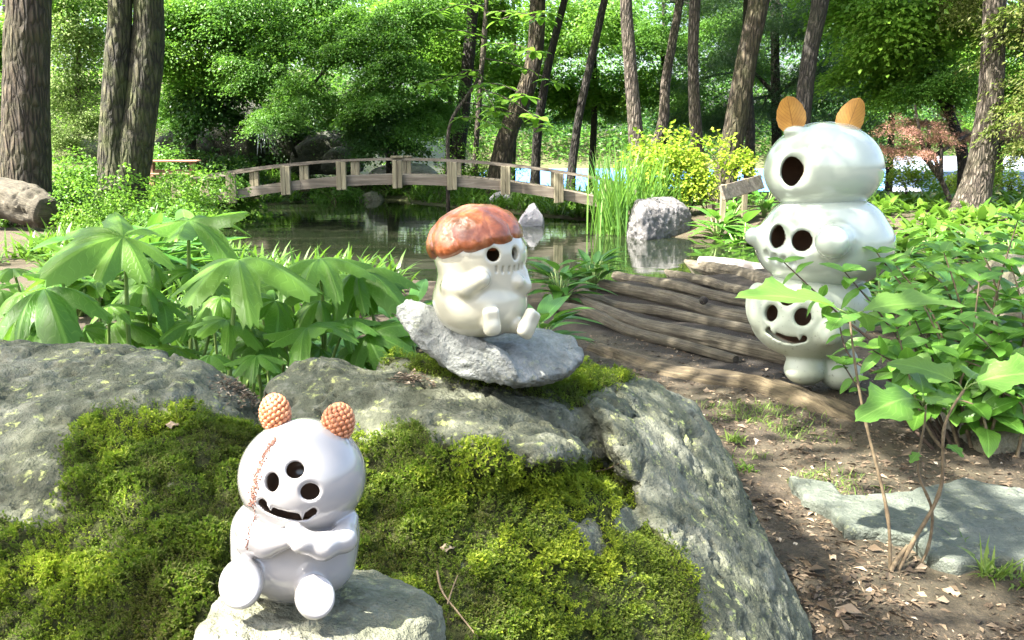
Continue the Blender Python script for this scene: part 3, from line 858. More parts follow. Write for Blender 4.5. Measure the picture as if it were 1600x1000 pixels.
# --- figurine with brown mushroom-like cap
g2 = Fig(752, 522, 2.22, (0.6, -1)); u = g2.u; p = g2.p
V2a = axes_view(750, 440)
h2c = p(751, 398, 0)
def f2_head(P): return ell(P, h2c, np.array([72, 60, 70]) * u, V2a)
def f2_solid0(P):
    f = smin(f2_head(P), ell(P, p(753, 440, 0), np.array([67, 36, 66]) * u, V2a), 16 * u)
    f = smin(f, ell(P, p(750, 468, 0), np.array([74, 56, 72]) * u, V2a), 10 * u)
    f = smin(f, ell(P, p(754, 490, 4), np.array([62, 34, 62]) * u, V2a), 18 * u)
    return f
def arm2(P):
    a = smin(capsule(P, p(702, 448, 44), p(730, 450, 66), 12 * u, 13 * u), capsule(P, p(730, 450, 66), p(752, 436, 74), 13 * u, 13 * u), 8 * u)
    b = smin(capsule(P, p(814, 428, 20), p(818, 446, 24), 11 * u, 12 * u), capsule(P, p(816, 446, 24), p(810, 440, 40), 12 * u, 10 * u), 6 * u)
    return np.minimum(a, b)
ft2 = []
for (cx, cy, w, n, rx, ry, lx, ly, lw, roll) in ((768, 502, 82, (0.35, -1, 0.05), 14, 22, 762, 502, 50, 0.06), (826, 506, 56, (0.75, -0.65, -0.1), 15, 24, 800, 508, 30, -0.55)):
    A = frame(np.array(n)); cs, sn = math.cos(roll), math.sin(roll)
    A = np.stack([A[:, 0] * cs + A[:, 1] * sn, A[:, 1] * cs - A[:, 0] * sn, A[:, 2]], 1)
    ft2.append((p(cx, cy, w), A, rx * u, ry * u, p(lx, ly, lw)))
def f2_foot(P, c, A, rx, ry, leg):
    q = np.abs((P - np.asarray(c, np.float32)) @ np.asarray(A, np.float32)) - np.array([rx - 9 * u, ry - 9 * u, 1 * u], np.float32)
    d = np.linalg.norm(np.maximum(q, 0), axis=1) + np.minimum(q.max(1), 0) - 8 * u
    return smin(d, capsule(P, leg, np.asarray(c) - A[:, 1] * 8 * u, 13 * u, 10 * u), 7 * u)
def f2_solid(P):
    f = smin(f2_solid0(P), arm2(P), 9 * u)
    for s in ft2: f = smin(f, f2_foot(P, *s), 7 * u)
    return f
eyes2 = [hole_at(f2_solid0, 771, 398, 9.5, 9.8, h2c, u, 0.45), hole_at(f2_solid0, 807, 396, 6.5, 9.5, h2c, u, 0.9)]
slits = []
for i, (sx, sy) in enumerate(((776, 421), (786, 421.5), (796, 421), (804, 420), (811, 418), (816, 416))):
    c = trace(f2_solid0, sx, sy); n, _ = gradf(f2_solid0, c[None].astype(np.float32), 0.002)
    slits.append((c, frame(n[0])))
def f2(P):
    f = f2_solid(P)
    f = smax(f, -ell(P, h2c, np.array([58, 46, 56]) * u, V2a), 5 * u)
    for c, A, rx, ry in eyes2: f = smax(f, -hole_f(P, c, A, rx, ry, 34 * u, 0.7, 3 * u), 4 * u)
    for c, A in slits: f = smax(f, -slot_f(P, [(0, -3.8 * u), (0, 3.8 * u)], c, A, 1.3 * u, 3.5 * u), 2.5 * u)
    return f
fig2 = thing('capped_figurine', 'cream ceramic figurine with a brown wrinkled cap sitting on the jagged stone', 'figurine', g2.O)
lo = np.array([p(668, 450, 0)[0] - .005, g2.O[1] - 115 * u, g2.O[2] - 0.04]); hi = np.array([p(850, 450, 0)[0] + .01, g2.O[1] + 90 * u, p(750, 325, 0)[2]])
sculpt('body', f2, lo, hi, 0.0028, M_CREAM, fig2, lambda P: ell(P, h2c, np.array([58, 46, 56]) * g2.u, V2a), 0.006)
CA = axes_view(742, 370, 0.21)
cc = p(742, 376, 0)
def f2_cap(P):
    q = (P - cc.astype(np.float32)) @ CA.astype(np.float32) / np.float32(u)
    az = np.arctan2(q[:, 2], q[:, 0])
    nz = fbm(P * 26, 3, 71)
    rdg = np.abs(np.sin(az * 4.5 + 1.3 * nz + 0.4)) ** 0.6
    e = ell(P, cc, np.array([73, 55, 74]) * u, CA)
    fall = sstep(48, 10, q[:, 1])
    e = e - u * (3.2 * (rdg - 0.5) * fall + 3.6 * nz)
    cut = -(q[:, 1] + 17 + 5 * (rdg - 0.5) - 4 * nz) * u
    e = smax(e, cut, 16 * u)
    return e
cp = sculpt('cap', f2_cap, cc - np.array([90, 95, 80]) * u, cc + np.array([90, 95, 80]) * u, 0.0028, M_CAP, fig2)

# --- tall stacked sculpture
g3 = Fig(1285, 598, 4.90, (-0.5, -1)); u = g3.u; p = g3.p
VT = axes_view(1280, 360)
tc = p(1286, 264, 0); md = p(1286, 378, 0); bc = p(1262, 497, 0)
def f3_top(P):
    q = (P - tc.astype(np.float32)) @ VT.astype(np.float32) / np.float32(u)
    f = ell(P, tc, np.array([86, 69, 84]) * u, VT)
    f = smin(f, ell(P, tc, np.array([80, 60, 78]) * u, VT), 4 * u)
    for s in ((1243, 206, 22, 12), (1322, 207, 8, 11)): f = smin(f, ell(P, p(s[0], s[1], s[2]), np.array([17, 9, 15]) * u, VT), 8 * u)
    return f
def f3_mid(P):
    f = ell(P, p(1287, 376, 0), np.array([101, 62, 96]) * u, VT)
    f = smin(f, ell(P, p(1287, 402, 0), np.array([90, 45, 86]) * u, VT), 25 * u)
    f = smin(f, ell(P, p(1290, 340, 0), np.array([78, 36, 76]) * u, VT), 16 * u)
    return f
def f3_mid_s(P):
    f = smin(f3_mid(P), capsule(P, p(1222, 380, 0), p(1178, 369, 0), 30 * u, 14 * u), 10 * u)
    return smin(f, capsule(P, p(1308, 374, 70), p(1300, 378, 112), 30 * u, 23 * u), 10 * u)
def f3_low(P):
    f = ell(P, p(1262, 500, 0), np.array([86, 60, 84]) * u, VT)
    f = smin(f, ell(P, p(1264, 470, 0), np.array([80, 48, 78]) * u, VT), 22 * u)
    return f
def f3_low_s(P):
    f = smin(f3_low(P), ell(P, p(1186, 480, 5), np.array([20, 38, 26]) * u, axes_view(1186, 480, 0.12)), 6 * u)
    f = smin(f, ell(P, p(1342, 482, 5), np.array([20, 38, 26]) * u, VT), 6 * u)
    return smin(f, capsule(P, p(1290, 520, 62), p(1297, 524, 96), 22 * u, 15 * u), 8 * u)
def leg3(P, x0, y0, x1, y1, w):
    a = capsule(P, p(x0, y0, w), p(x1, y1, w), 27 * u, 25 * u)
    return smin(a, ell(P, p(x1, y1 + 6, w + 4), np.array([31, 22, 32]) * u, VT), 12 * u)
fig3 = thing('stacked_sculpture', 'tall white sculpture of stacked round heads with ochre leaf ears beside log steps', 'sculpture', g3.O)
zc = unit((-ray(1280, 360))[None])[0]
eT = [hole_at(f3_top, 1234, 268, 15, 21, tc, u, 0.35)]
def f3t(P):
    f = smax(f3_top(P), -ell(P, tc, np.array([74, 56, 72]) * u, VT), 5 * u)
    for c, A, rx, ry in eT: f = smax(f, -hole_f(P, c, A, rx, ry, 40 * u, 1.1, 7 * u), 6 * u)
    return f
eM = [hole_at(f3_mid_s, 1211, 369, 11.5, 17, md, u, 0.4), hole_at(f3_mid_s, 1252, 376, 14, 15, md, u, 0.35)]
dots = [trace(f3_mid_s, *q) for q in ((1197, 400), (1210, 405), (1224, 409), (1238, 412))]
def f3m(P):
    f = smax(f3_mid_s(P), -ell(P, p(1287, 380, 0), np.array([88, 52, 84]) * u, VT), 5 * u)
    for c, A, rx, ry in eM: f = smax(f, -hole_f(P, c, A, rx, ry, 42 * u, 1.1, 7 * u), 5 * u)
    for d in dots: f = smax(f, -ell(P, d, np.array([5.5, 9, 7]) * u, VT), 3 * u)
    return f
eL = [hole_at(f3_low_s, 1203, 489, 10, 12.5, bc, u, 0.4), hole_at(f3_low_s, 1254, 495, 12, 13, bc, u, 0.35), hole_at(f3_low_s, 1229, 464, 12, 12, bc, u, 0.4)]
lmc = trace(f3_low_s, 1230, 524); LA = axes_view(1230, 524)
def l2(px, py): return (np.asarray(trace(f3_low_s, px, py)) - lmc) @ LA[:, :2]
lm = [l2(*q) for q in ((1202, 516), (1212, 524), (1226, 530), (1242, 532), (1256, 529))]
fang3 = [(trace(f3_low_s, a, b) - LA[:, 2] * 4 * u, trace(f3_low_s, c, d)) for a, b, c, d in ((1209, 514, 1211, 523), (1249, 522, 1250, 532))]
def f3l(P):
    f = f3_low_s(P)
    for q in ((1259, 560, 1258, 572, 12), (1312, 565, 1314, 580, 14)): f = smin(f, leg3(P, *q), 7 * u)
    f = smax(f, -ell(P, p(1263, 492, 0), np.array([73, 48, 70]) * u, VT), 5 * u)
    for c, A, rx, ry in eL: f = smax(f, -hole_f(P, c, A, rx, ry, 42 * u, 1.0, 5 * u), 5 * u)
    f = smax(f, -slot_f(P, lm, lmc, LA, 5.0 * u, 36 * u), 3 * u)
    for a, b in fang3: f = smin(f, capsule(P, a, b, 5 * u, 1 * u), 2 * u)
    return f
r3 = 135 * u
def bx(c, rx, rz0, rz1): return np.array([c[0] - rx * u, c[1] - 165 * u, c[2] - rz0 * u]), np.array([c[0] + rx * u, c[1] + 105 * u, c[2] + rz1 * u])
sculpt('upper_head', f3t, *bx(tc, 95, 85, 95), 0.0105, M_TOTEM, fig3, lambda P: ell(P, tc, np.array([74, 56, 72]) * g3.u, VT), 0.02)
sculpt('middle_head', f3m, *bx(md, 130, 85, 100), 0.0105, M_TOTEM, fig3, lambda P: ell(P, p(1287, 380, 0), np.array([88, 52, 84]) * g3.u, VT), 0.02)
sculpt('lower_head', f3l, *bx(bc, 115, 125, 80), 0.0105, M_TOTEM_ROUGH, fig3, lambda P: ell(P, p(1263, 492, 0), np.array([73, 48, 70]) * g3.u, VT), 0.02)
def clay_leaf(px0, py0, px1, py1, w, wid, yaw):
    a, b = p(px0, py0, w), p(px1, py1, w)
    L = np.linalg.norm(b - a); nu, nv = 16, 8
    uu = np.linspace(0, 1, nu + 1); vv = np.linspace(-1, 1, nv + 1)
    U, Vv = np.meshgrid(uu, vv, indexing='ij')
    prof = np.sin(np.clip(U, 0, 1) ** 0.80 * math.pi) ** 0.5 * wid * u * (0.98 + 0.02 * np.sin(U * 30))
    X = Vv * prof; Y = U * L; Z = -0.35 * wid * u * (Vv ** 2) * np.sin(U * math.pi) + 0.10 * L * U ** 2
    d = (b - a) / L
    nrm = np.array([math.sin(yaw), -math.cos(yaw), 0.15]); s = np.cross(d, nrm); s /= np.linalg.norm(s); nrm = np.cross(s, d)
    top = a + X[..., None] * s + Y[..., None] * d + Z[..., None] * nrm
    bot = top - nrm * 4 * u
    ii = np.arange(nu)[:, None] * (nv + 1) + np.arange(nv)[None]
    q = np.stack([ii, ii + 1, ii + nv + 2, ii + nv + 1], -1).reshape(-1, 4)
    n = (nu + 1) * (nv + 1)
    edge = [i for i in range(nv + 1)] + [i * (nv + 1) + nv for i in range(1, nu + 1)] + [nu * (nv + 1) + i for i in range(nv - 1, -1, -1)] + [i * (nv + 1) for i in range(nu - 1, 0, -1)]
    e2 = edge[1:] + edge[:1]
    rim = np.stack([edge, e2, np.array(e2) + n, np.array(edge) + n], 1)
    Fq = np.concatenate([q, q[:, ::-1] + n, rim])
    luv = np.tile(np.stack([U.ravel(), Vv.ravel(), 0 * U.ravel()], 1), (2, 1))
    return mesh_np('ear', np.concatenate([top.reshape(-1, 3), bot.reshape(-1, 3)]), Fq, True, {'luv': ('FLOAT_VECTOR', 'POINT', luv)}, 50)
ob('ear', clay_leaf(1241, 208, 1230, 150, 25, 21, -0.35), M_LEAFCLAY, fig3)
ob('ear', clay_leaf(1320, 212, 1342, 153, 8, 20, -0.1), M_LEAFCLAY, fig3)
# ------------------------------------------------------------------ pond rocks and other stones
def rock(name, label, pts, h, mat, cat='rock', **k):
    return tag(ob(name, rock_mesh(name, pts, h, **k), mat), label, cat)
def shape(px0, px1, py0, py1, Y, depth, prof=None):
    """hull of a rock whose front silhouette fills a photo box at distance Y"""
    prof = prof or [(0, 1), (0.02, .55), (0.25, .12), (0.55, 0), (0.85, .18), (1, .6), (0.98, 1)]
    a = [at(px0 + (px1 - px0) * x, py0 + (py1 - py0) * y, Y) for x, y in prof]
    c = np.mean(a, 0)
    out = []
    for q in a:
        out.append(q + np.array([0, 0.0, 0]))
        out.append(c + (q - c) * np.array([0.85, 1, 1 if q[2] < c[2] else 0.9]) + np.array([0, depth, 0]))
        out.append(c + (q - c) * np.array([0.9, 1, 0.6]) - np.array([0, depth * 0.25, 0]))
    for q in (a[0], a[-1]): out += [q + np.array([0, 0, -.15]), q + np.array([0, depth, -.15])]
    return out
rock('pond_boulder', 'large boulder with pale top and dark wet front beside the tall reeds', AT((978, 368, 16.0), (984, 338, 16.0), (990, 316, 16.1), (1004, 312, 15.7), (1045, 308, 16.5), (1062, 314, 16.4), (1080, 330, 16.4), (1081, 368, 16.3), (1012, 374, 15.15), (1006, 330, 15.3), (1000, 340, 15.2), (1060, 324, 16.0), (1076, 332, 16.15), (1080, 366, 16.2), (1000, 318, 17.2), (1050, 316, 17.3), (1070, 350, 17.3), (985, 350, 17.2)) + [np.array([at(1010, 360, 15.2)[0], 15.25, -.5]), np.array([at(1080, 360, 16.2)[0], 16.4, -.5]), np.array([at(980, 360, 16)[0], 16.2, -.5])], 0.03, M_STONE_W, k=0.018, amp=0.05, freq=2.6, fine=0.03, strata=0.02, seed=3)
rock('pointed_rock', 'white pointed rock standing in the pond in front of the bridge', shape(808, 851, 317, 350, 18.2, 0.45, [(0, 1), (0.1, .7), (0.5, 0.05), (0.62, 0), (0.85, .45), (1, 0.8), (1, 1)]), 0.03, M_STONE_L, amp=0.02, freq=3, fine=0.015, seed=5)
rock('bank_boulder', 'long pale boulder seen through the bridge railing', shape(570, 690, 254, 285, 30.5, 1.2), 0.07, M_STONE_L, amp=0.1, freq=1.3, fine=0.04, seed=7)
rock('bank_rock', 'grey rounded rock under the bridge at the far bank', shape(555, 600, 300, 322, 28.5, 0.7), 0.05, M_STONE_G, amp=0.05, freq=2, fine=0.03, seed=8)
rock('bank_rock', 'small pale rock under the right half of the bridge', shape(762, 800, 300, 316, 24, 0.5), 0.04, M_STONE_L, amp=0.05, freq=2, fine=0.03, seed=9)
rock('path_rock', 'pale sunlit rock on the path at the foot of the twin trunk', shape(138, 172, 258, 296, 23.5, 1.0), 0.06, M_STONE_L, amp=0.05, freq=2, fine=0.03, seed=10)
rock('beige_boulder', 'beige mossy boulder behind the leafy stems at the right edge', shape(1488, 1720, 612, 768, 3.95, 0.7, [(0, 1), (0, .6), (0.1, .3), (0.4, 0), (0.85, .05), (1, .5), (1, 1)]), 0.02, M_STONE_B, amp=0.03, freq=4, fine=0.012, seed=11)
rock('corner_stone', 'pale stone at the right edge above the beige boulder', shape(1560, 1700, 400, 520, 5.6, 0.5), 0.025, M_STONE_B, amp=0.03, freq=4, fine=0.012, seed=12)
for i, (a, b, c, d, Y, lab) in enumerate(((236, 330, 196, 262, 29, 'dark rockery stone behind the red picnic table'), (318, 400, 176, 262, 30, 'dark rockery block beside the little waterfall'), (395, 470, 190, 258, 31, 'dark rockery stone under the pale maple boughs'),
                                          (455, 560, 205, 262, 30, 'broad dark rockery stone behind the left bridge rail'), (300, 420, 150, 215, 33, 'high dark rockery stone above the waterfall'), (505, 545, 232, 262, 28.5, 'small rounded dark stone above the bridge rail'))):
    rock('rockery_stone', lab, shape(a, b, c, d, Y, 1.5), 0.10, M_STONE_D, amp=0.2, freq=1.0, fine=0.06, seed=20 + i)
M_FALL = NT('falling_water'); M_FALL.bsdf(Base_Color=(0.10, 0.125, 0.13), Roughness=0.15)
parts = []
for i in range(9):
    x = 402 + i * 3.4 + rng.normal(0, 1)
    parts.append(tube([at(x, 204 + rng.uniform(0, 6), 29.6), at(x + rng.normal(0, 1.5), 220, 29.4), at(x + rng.normal(0, 2), 236 + rng.uniform(0, 8), 29.2)], 0.010, 5))
tag(ob('waterfall', mesh_np('waterfall', *join(parts)), M_FALL.m), 'thin trickling waterfall between dark rocks beyond the bridge', 'waterfall')

# stepping stone
sp = [(1232, 742), (1300, 752), (1318, 768), (1420, 770), (1480, 752), (1502, 740), (1540, 752), (1640, 772), (1700, 800), (1690, 870), (1610, 880), (1560, 868), (1500, 882), (1455, 868), (1420, 838), (1370, 828), (1318, 826), (1302, 796), (1260, 775)]
W_ = [gp(x, y, 0.045)[:2] for x, y in sp]
xs = np.array(W_); lo, hi = xs.min(0) - .05, xs.max(0) + .05
def slate_f(P):
    wob = 0.02 * fbm(P * np.array([9, 9, 0]), 3, 81)
    d = poly_dist(P[:, 0].astype(float), P[:, 1].astype(float), W_) + wob
    top = 0.042 + 0.010 * fbm(P * np.array([6, 6, 0]), 3, 82) + 0.006 * np.floor(1.5 + 1.5 * fbm(P * np.array([4, 4, 0]), 2, 83))
    return smax(d, np.maximum(P[:, 2] - top, -P[:, 2] - 0.03), 0.02).astype(np.float32)
V, F = nets(slate_f, (lo[0], lo[1], -0.04), (hi[0], hi[1], 0.09), 0.012, 1)
tag(ob('stepping_stone', mesh_np('stepping_stone', V, F), M_SLATE), 'flat grey-green slate stepping stone set in the path at lower right', 'stepping stone')

# ------------------------------------------------------------------ logs
def log_mesh(name, path, rad, seg=20, seed=0, rough=0.10, knots=()):
    P = spline(path, 110); n = len(P)
    V, F = tube(P, np.interp(np.linspace(0, 1, n), np.linspace(0, 1, len(rad)), rad), seg, True)
    L = np.linalg.norm(np.diff(P, axis=0), axis=1).sum()
    u = np.concatenate([np.repeat(np.linspace(0, L, n), seg), [0, L]]); th = np.concatenate([np.tile(np.arange(seg) * 2 * math.pi / seg, n), [0, 0]])
    C = np.concatenate([np.repeat(P, seg, axis=0), P[:1], P[-1:]])
    r0 = float(np.mean(rad))
    q = np.stack([u * 3.0, np.cos(th) * 1.2, np.sin(th) * 1.2], 1)
    q2 = np.stack([u * 1.6, np.cos(th) * 4, np.sin(th) * 4], 1)
    k = 1 + rough * fbm(q, 3, seed) + rough * 0.8 * fbm(q2, 3, seed + 3) - 0.12 * sstep(0.25, 0.5, fbm(q2 * np.array([1.3, .7, .7]), 2, seed + 6))
    k -= 0.10 * np.exp(-(np.abs(vnoise(np.stack([u * 1.3, np.cos(th) * 2.2, np.sin(th) * 2.2], 1) + seed, seed + 11)) / 0.07) ** 2)
    ends = np.minimum(u, L - u); k = k * (0.86 + 0.14 * sstep(0, r0 * 0.5, ends))
    V = C + (V - C) * k[:, None]
    luv = np.stack([u, th / 6.283, np.full(len(u), seed)], 1)
    luv[:, 1] = np.abs(((luv[:, 1] * 2) % 2) - 1) + seed * 3.1
    return mesh_np(name, V, F, True, {'luv': ('FLOAT_VECTOR', 'POINT', luv)}, 50)
LOGS = [((862, 477), (985, 518), (1150, 562), .075, 11, 12, 'nearest thin log of the log steps, split along its lower edge', 0),
        ((887, 463), (1010, 510), (1238, 560), .07, 13, 22, 'thick log of the log steps flaring out under the white sculpture', 0),
        ((907, 456), (1030, 487), (1200, 520), .06, 11, 11, 'pale thin log of the steps, just beyond the flaring thick one', 0),
        ((940, 446), (1060, 470), (1205, 505), .05, 13, 18, 'log of the steps with a round dark knot on its side', 1),
        ((962, 431), (1060, 448), (1200, 478), .04, 11, 12, 'dark weathered log of the steps next beyond the knotted one', 0),
        ((994, 420), (1090, 436), (1200, 461), .03, 9, 11, 'slim log of the steps between the dark one and the stout topmost one', 0),
        ((1024, 407), (1110, 420), (1215, 444), .02, 13, 16, 'stout grey log at the top of the steps, patched with sunlight', 0)]
for i, (a, b, c, z, r0, r1, lab, kn) in enumerate(LOGS):
    pa, pb, pc_ = gp(*a, z), gp(*b, z), gp(*c, z)
    ra, rb = r0 * pa[1] / FPX, r1 * pc_[1] / FPX
    ra *= .78; rb *= .74
    def rest(v, rr):
        q = gp(*v, z)
        for _ in range(4): q = gp(*v, float(ground_z(q[0], q[1], False)) + rr * 0.8)
        return q
    pa, pb, pc_ = rest(a, ra), rest(b, (ra + rb) / 2), rest(c, rb)
    m_ = (pa + pb) / 2 + rng.normal(0, 0.02, 3); m2_ = (pb + pc_) / 2 + rng.normal(0, 0.02, 3)
    lg = log_mesh('step_log', [pa, m_, pb, m2_, pc_], [ra, ra * 1.05, (ra + rb) / 2, rb], 30, 30 + i)
    if kn:
        o = thing('step_log', lab, 'log', pb)
        ob('wood', lg, M_LOG, o)
        k0 = gp(1101, 471, 0.1)
        ob('knot', mesh_np('knot', *tube([k0 + np.array([0, .05, 0]), k0 + np.array([-.005, -.02, .012]), k0 + np.array([-.006, -.03, .013])], [.034, .028, .016], 14, True, 0.2, 3)), M_BARK_C, o)
    else: tag(ob('step_log', lg, M_LOG), lab, 'log')
tag(ob('bleached_log', log_mesh('bleached_log', [gp(1092, 407, 0.0), gp(1140, 411, 0.0), gp(1215, 425, 0.0)], [.05, .06, .06], 16, 44), M_LOG_PALE), 'bleached white log lying farthest at the water edge', 'log')
rl = log_mesh('rotten_log', [gp(925, 552, -0.07), gp(1050, 602, -0.115), gp(1200, 636, -0.13), gp(1350, 694, -0.12)], [.07, .15, .17, .13], 24, 47, 0.3)
tag(ob('rotten_log', rl, M_LOG_ROT), 'crumbling half buried log edging the path in front of the steps', 'log')
fl = log_mesh('fallen_log', [at(-60, 300, 15.6), at(20, 312, 15.4), at(55, 325, 15.2), at(78, 334, 15.1)], [.36, .36, .34, .27], 30, 49, 0.16)
tag(ob('fallen_log', fl, M_LOG_DARK), 'big grey fallen log lying in front of the leftmost trunk', 'log')

# ------------------------------------------------------------------ arched bridge
BY0, BY1 = 19.0, 20.6
bpx = np.array([363, 448, 535, 622, 707, 790, 873], float)
zf = lambda xs, ys: np.polyfit([at(x, y, BY0)[0] for x, y in zip(xs, ys)], [at(x, y, BY0)[2] for x, y in zip(xs, ys)], 2)
rail_c = zf([363, 448, 535, 622, 707, 790, 873], [267, 259, 251, 248, 251, 258, 269])
beam_c = zf([363, 470, 535, 622, 707, 790, 873, 935], [302, 292, 285, 281, 282, 289, 303, 318])
brx = [at(x, 280, BY0)[0] for x in bpx]
bridge = thing('footbridge', 'arched weathered timber footbridge with post railings across the pond', 'bridge', (0, 19.8, 0))
def bent(xs, zc, y, w, hgt, off=0.0):
    parts = []; P = [np.array([x, y, np.polyval(zc, x) + off]) for x in xs]
    parts_V = np.concatenate([[q + np.array([0, dy, dz]) for dy, dz in ((-w / 2, -hgt / 2), (w / 2, -hgt / 2), (w / 2, hgt / 2), (-w / 2, hgt / 2))] for q in P])
    n = len(P); i = np.arange(n - 1)[:, None] * 4 + np.arange(4)[None]; j = np.arange(n - 1)[:, None] * 4 + (np.arange(4)[None] + 1) % 4
    F = np.stack([i, j, j + 4, i + 4], -1).reshape(-1, 4)
    F = np.concatenate([F, [[3, 2, 1, 0]], [[4 * n - 4, 4 * n - 3, 4 * n - 2, 4 * n - 1]]])
    return parts_V, F
xa, xb = at(285, 280, BY0)[0], at(985, 280, BY0)[0]
for y in (BY0, BY1):
    cuts = [xa] + [(brx[1] + brx[2]) / 2 - .3, brx[3] + 0.1, brx[5] - .15] + [xb]
    for a, b in zip(cuts[:-1], cuts[1:]):
        ob('handrail', mesh_np('handrail', *bent(np.linspace(a, b - 0.004, 12), rail_c, y, 0.13, 0.05), False), M_BRIDGE, bridge)
        ob('stringer', mesh_np('stringer', *bent(np.linspace(a, b - 0.004, 12), beam_c, y + 0.02, 0.09, 0.20), False), M_BRIDGE, bridge)
    for i, x in enumerate([brx[0] - (brx[1] - brx[0])] + brx + [brx[-1] + (brx[-1] - brx[-2])]):
        zb, zt = np.polyval(beam_c, x) - 0.17, np.polyval(rail_c, x) - 0.028
        for dx in (-0.052, 0.052):
            s_ = (0.098, 0.10, zt - zb + (0.02 if dx < 0 else 0))
            ob('post', mesh_np('post', *cbox(s_, Matrix.Translation((x + dx, y - 0.03 - 0.062 * (1 if y == BY0 else -1), (zb + zt) / 2)), 0.008), False), M_POST, bridge)
    x = brx[3]
    ob('post_cap', mesh_np('post_cap', *cbox((0.26, 0.2, 0.045), Matrix.Translation((x, y - .03, np.polyval(rail_c, x) + 0.05)), 0.008), False), M_POST, bridge)
plank = mesh_np('plank', *cbox((0.135, 1.46, 0.04), None, 0.006), False)
for i, x in enumerate(np.arange(xa, xb, 0.145)):
    sl_ = math.atan(np.polyval(np.polyder(beam_c), x))
    ob('plank', plank, M_BRIDGE, bridge, Matrix.Translation((x, (BY0 + BY1) / 2 + rng.normal(0, .01), np.polyval(beam_c, x) + 0.075)) @ Matrix.Rotation(-sl_, 4, 'Y'))
# picnic table, plank bench
tb = at(270, 285, 23.0)
tabl = thing('picnic_table', 'red-brown timber picnic table and bench beside the twin trunk', 'table', tb)
def wbox(name, px0, px1, py, Y, d, hgt, parent, mat):
    a, b = at(px0, py, Y), at(px1, py, Y)
    return ob(name, mesh_np(name, *cbox((b[0] - a[0], d, hgt), Matrix.Translation(((a[0] + b[0]) / 2, Y, a[2])), 0.012), False), mat, parent)
for k in range(4): wbox('table_board', 228, 310 + k, 252 - k * 0.3, 22.7 + k * 0.19, 0.17, 0.045, tabl, M_RED)
for k in range(2): wbox('bench_board', 222, 300, 272, 22.1 + k * 0.17, 0.155, 0.045, tabl, M_RED)
for x, Y in ((236, 22.75), (300, 22.75), (238, 23.25), (303, 23.25)):
    a, b = at(x, 254, Y), at(x, 290, Y)
    ob('leg', mesh_np('leg', *cbox((0.12, 0.09, a[2] - b[2]), Matrix.Translation((a[0], Y, (a[2] + b[2]) / 2)), 0.01), False), M_RED, tabl)
wbox('crossbar', 232, 306, 268, 22.95, 0.06, 0.1, tabl, M_RED)
bn = thing('plank_bench', 'grey plank bench back leaning beside the reeds behind the white sculpture', 'bench', gp(1140, 330, 0))
a, b = at(1128, 302, 15.2), at(1190, 284, 16.6)
d_ = b - a; L = np.linalg.norm(d_)
M_ = orient(tuple((a + b) / 2), d_, (0, -1, 0.15))
ob('board', mesh_np('board', *cbox((0.26, L, 0.05), None, 0.008), False), M_BRIDGE, bn, M_)
for q in (a + d_ * 0.06, a + d_ * 0.6):
    ob('post', mesh_np('post', *cbox((0.09, 0.09, 0.75), Matrix.Translation((q[0], q[1] + 0.08, q[2] - 0.24)), 0.008), False), M_POST, bn)

# ------------------------------------------------------------------ low white building beyond the lake edge
t = NT('white_wall'); t.bsdf(Base_Color=(0.33, 0.33, 0.34), Roughness=0.8); M_WALL = t.m
t = NT('pale_roof'); t.bsdf(Base_Color=(0.26, 0.30, 0.38), Roughness=0.5); M_ROOF = t.m
t = NT('dark_glass'); t.bsdf(Base_Color=(0.03, 0.05, 0.05), Roughness=0.08); M_GLASS = t.m
BY = 52.0
c0, c1 = at(1436, 312, BY), at(1640, 312, BY)
bw = c1[0] - c0[0]; bz = c0[2] - 0.5; bh = at(1500, 268, BY)[2] - bz
bld = thing('white_building', 'low white building with a pale roof glimpsed behind the right-hand maples', 'building', ((c0[0] + c1[0]) / 2, BY, bz))
ob('wall', mesh_np('wall', *cbox((bw, 5, bh), Matrix.Translation(((c0[0] + c1[0]) / 2, BY + 2.5, bz + bh / 2)), 0.0), False), M_WALL, bld)
rf = np.array([[-0.6, -0.6, 0], [bw + .6, -.6, 0], [bw + .6, 5.6, 0], [-.6, 5.6, 0], [-.6, 2.5, .75], [bw + .6, 2.5, .75], [-0.6, -0.6, -.12], [bw + .6, -.6, -.12], [bw + .6, 5.6, -.12], [-.6, 5.6, -.12]]) + np.array([c0[0], BY, bz + bh + .121])
ob('roof', mesh_np('roof', rf, np.array([[0, 1, 5], [0, 5, 4], [2, 3, 4], [2, 4, 5], [0, 4, 3], [1, 2, 5], [6, 7, 1], [6, 1, 0], [7, 8, 2], [7, 2, 1], [8, 9, 3], [8, 3, 2], [9, 6, 0], [9, 0, 3], [6, 9, 8], [6, 8, 7]]), False), M_ROOF, bld)
for x0, x1 in ((1478, 1502), (1540, 1566), (1590, 1616)):
    a, b = at(x0, 290, BY), at(x1, 308, BY)
    w_ = ob('window', mesh_np('window', *cbox((b[0] - a[0] + .2, .12, a[2] - b[2] + .2), Matrix.Translation(((a[0] + b[0]) / 2, BY - .0, (a[2] + b[2]) / 2)), 0.01), False), M_WALL, bld)
    ob('pane', mesh_np('pane', *cbox((b[0] - a[0], .05, a[2] - b[2]), Matrix.Translation(((a[0] + b[0]) / 2, BY - .06, (a[2] + b[2]) / 2)), 0), False), M_GLASS, w_)
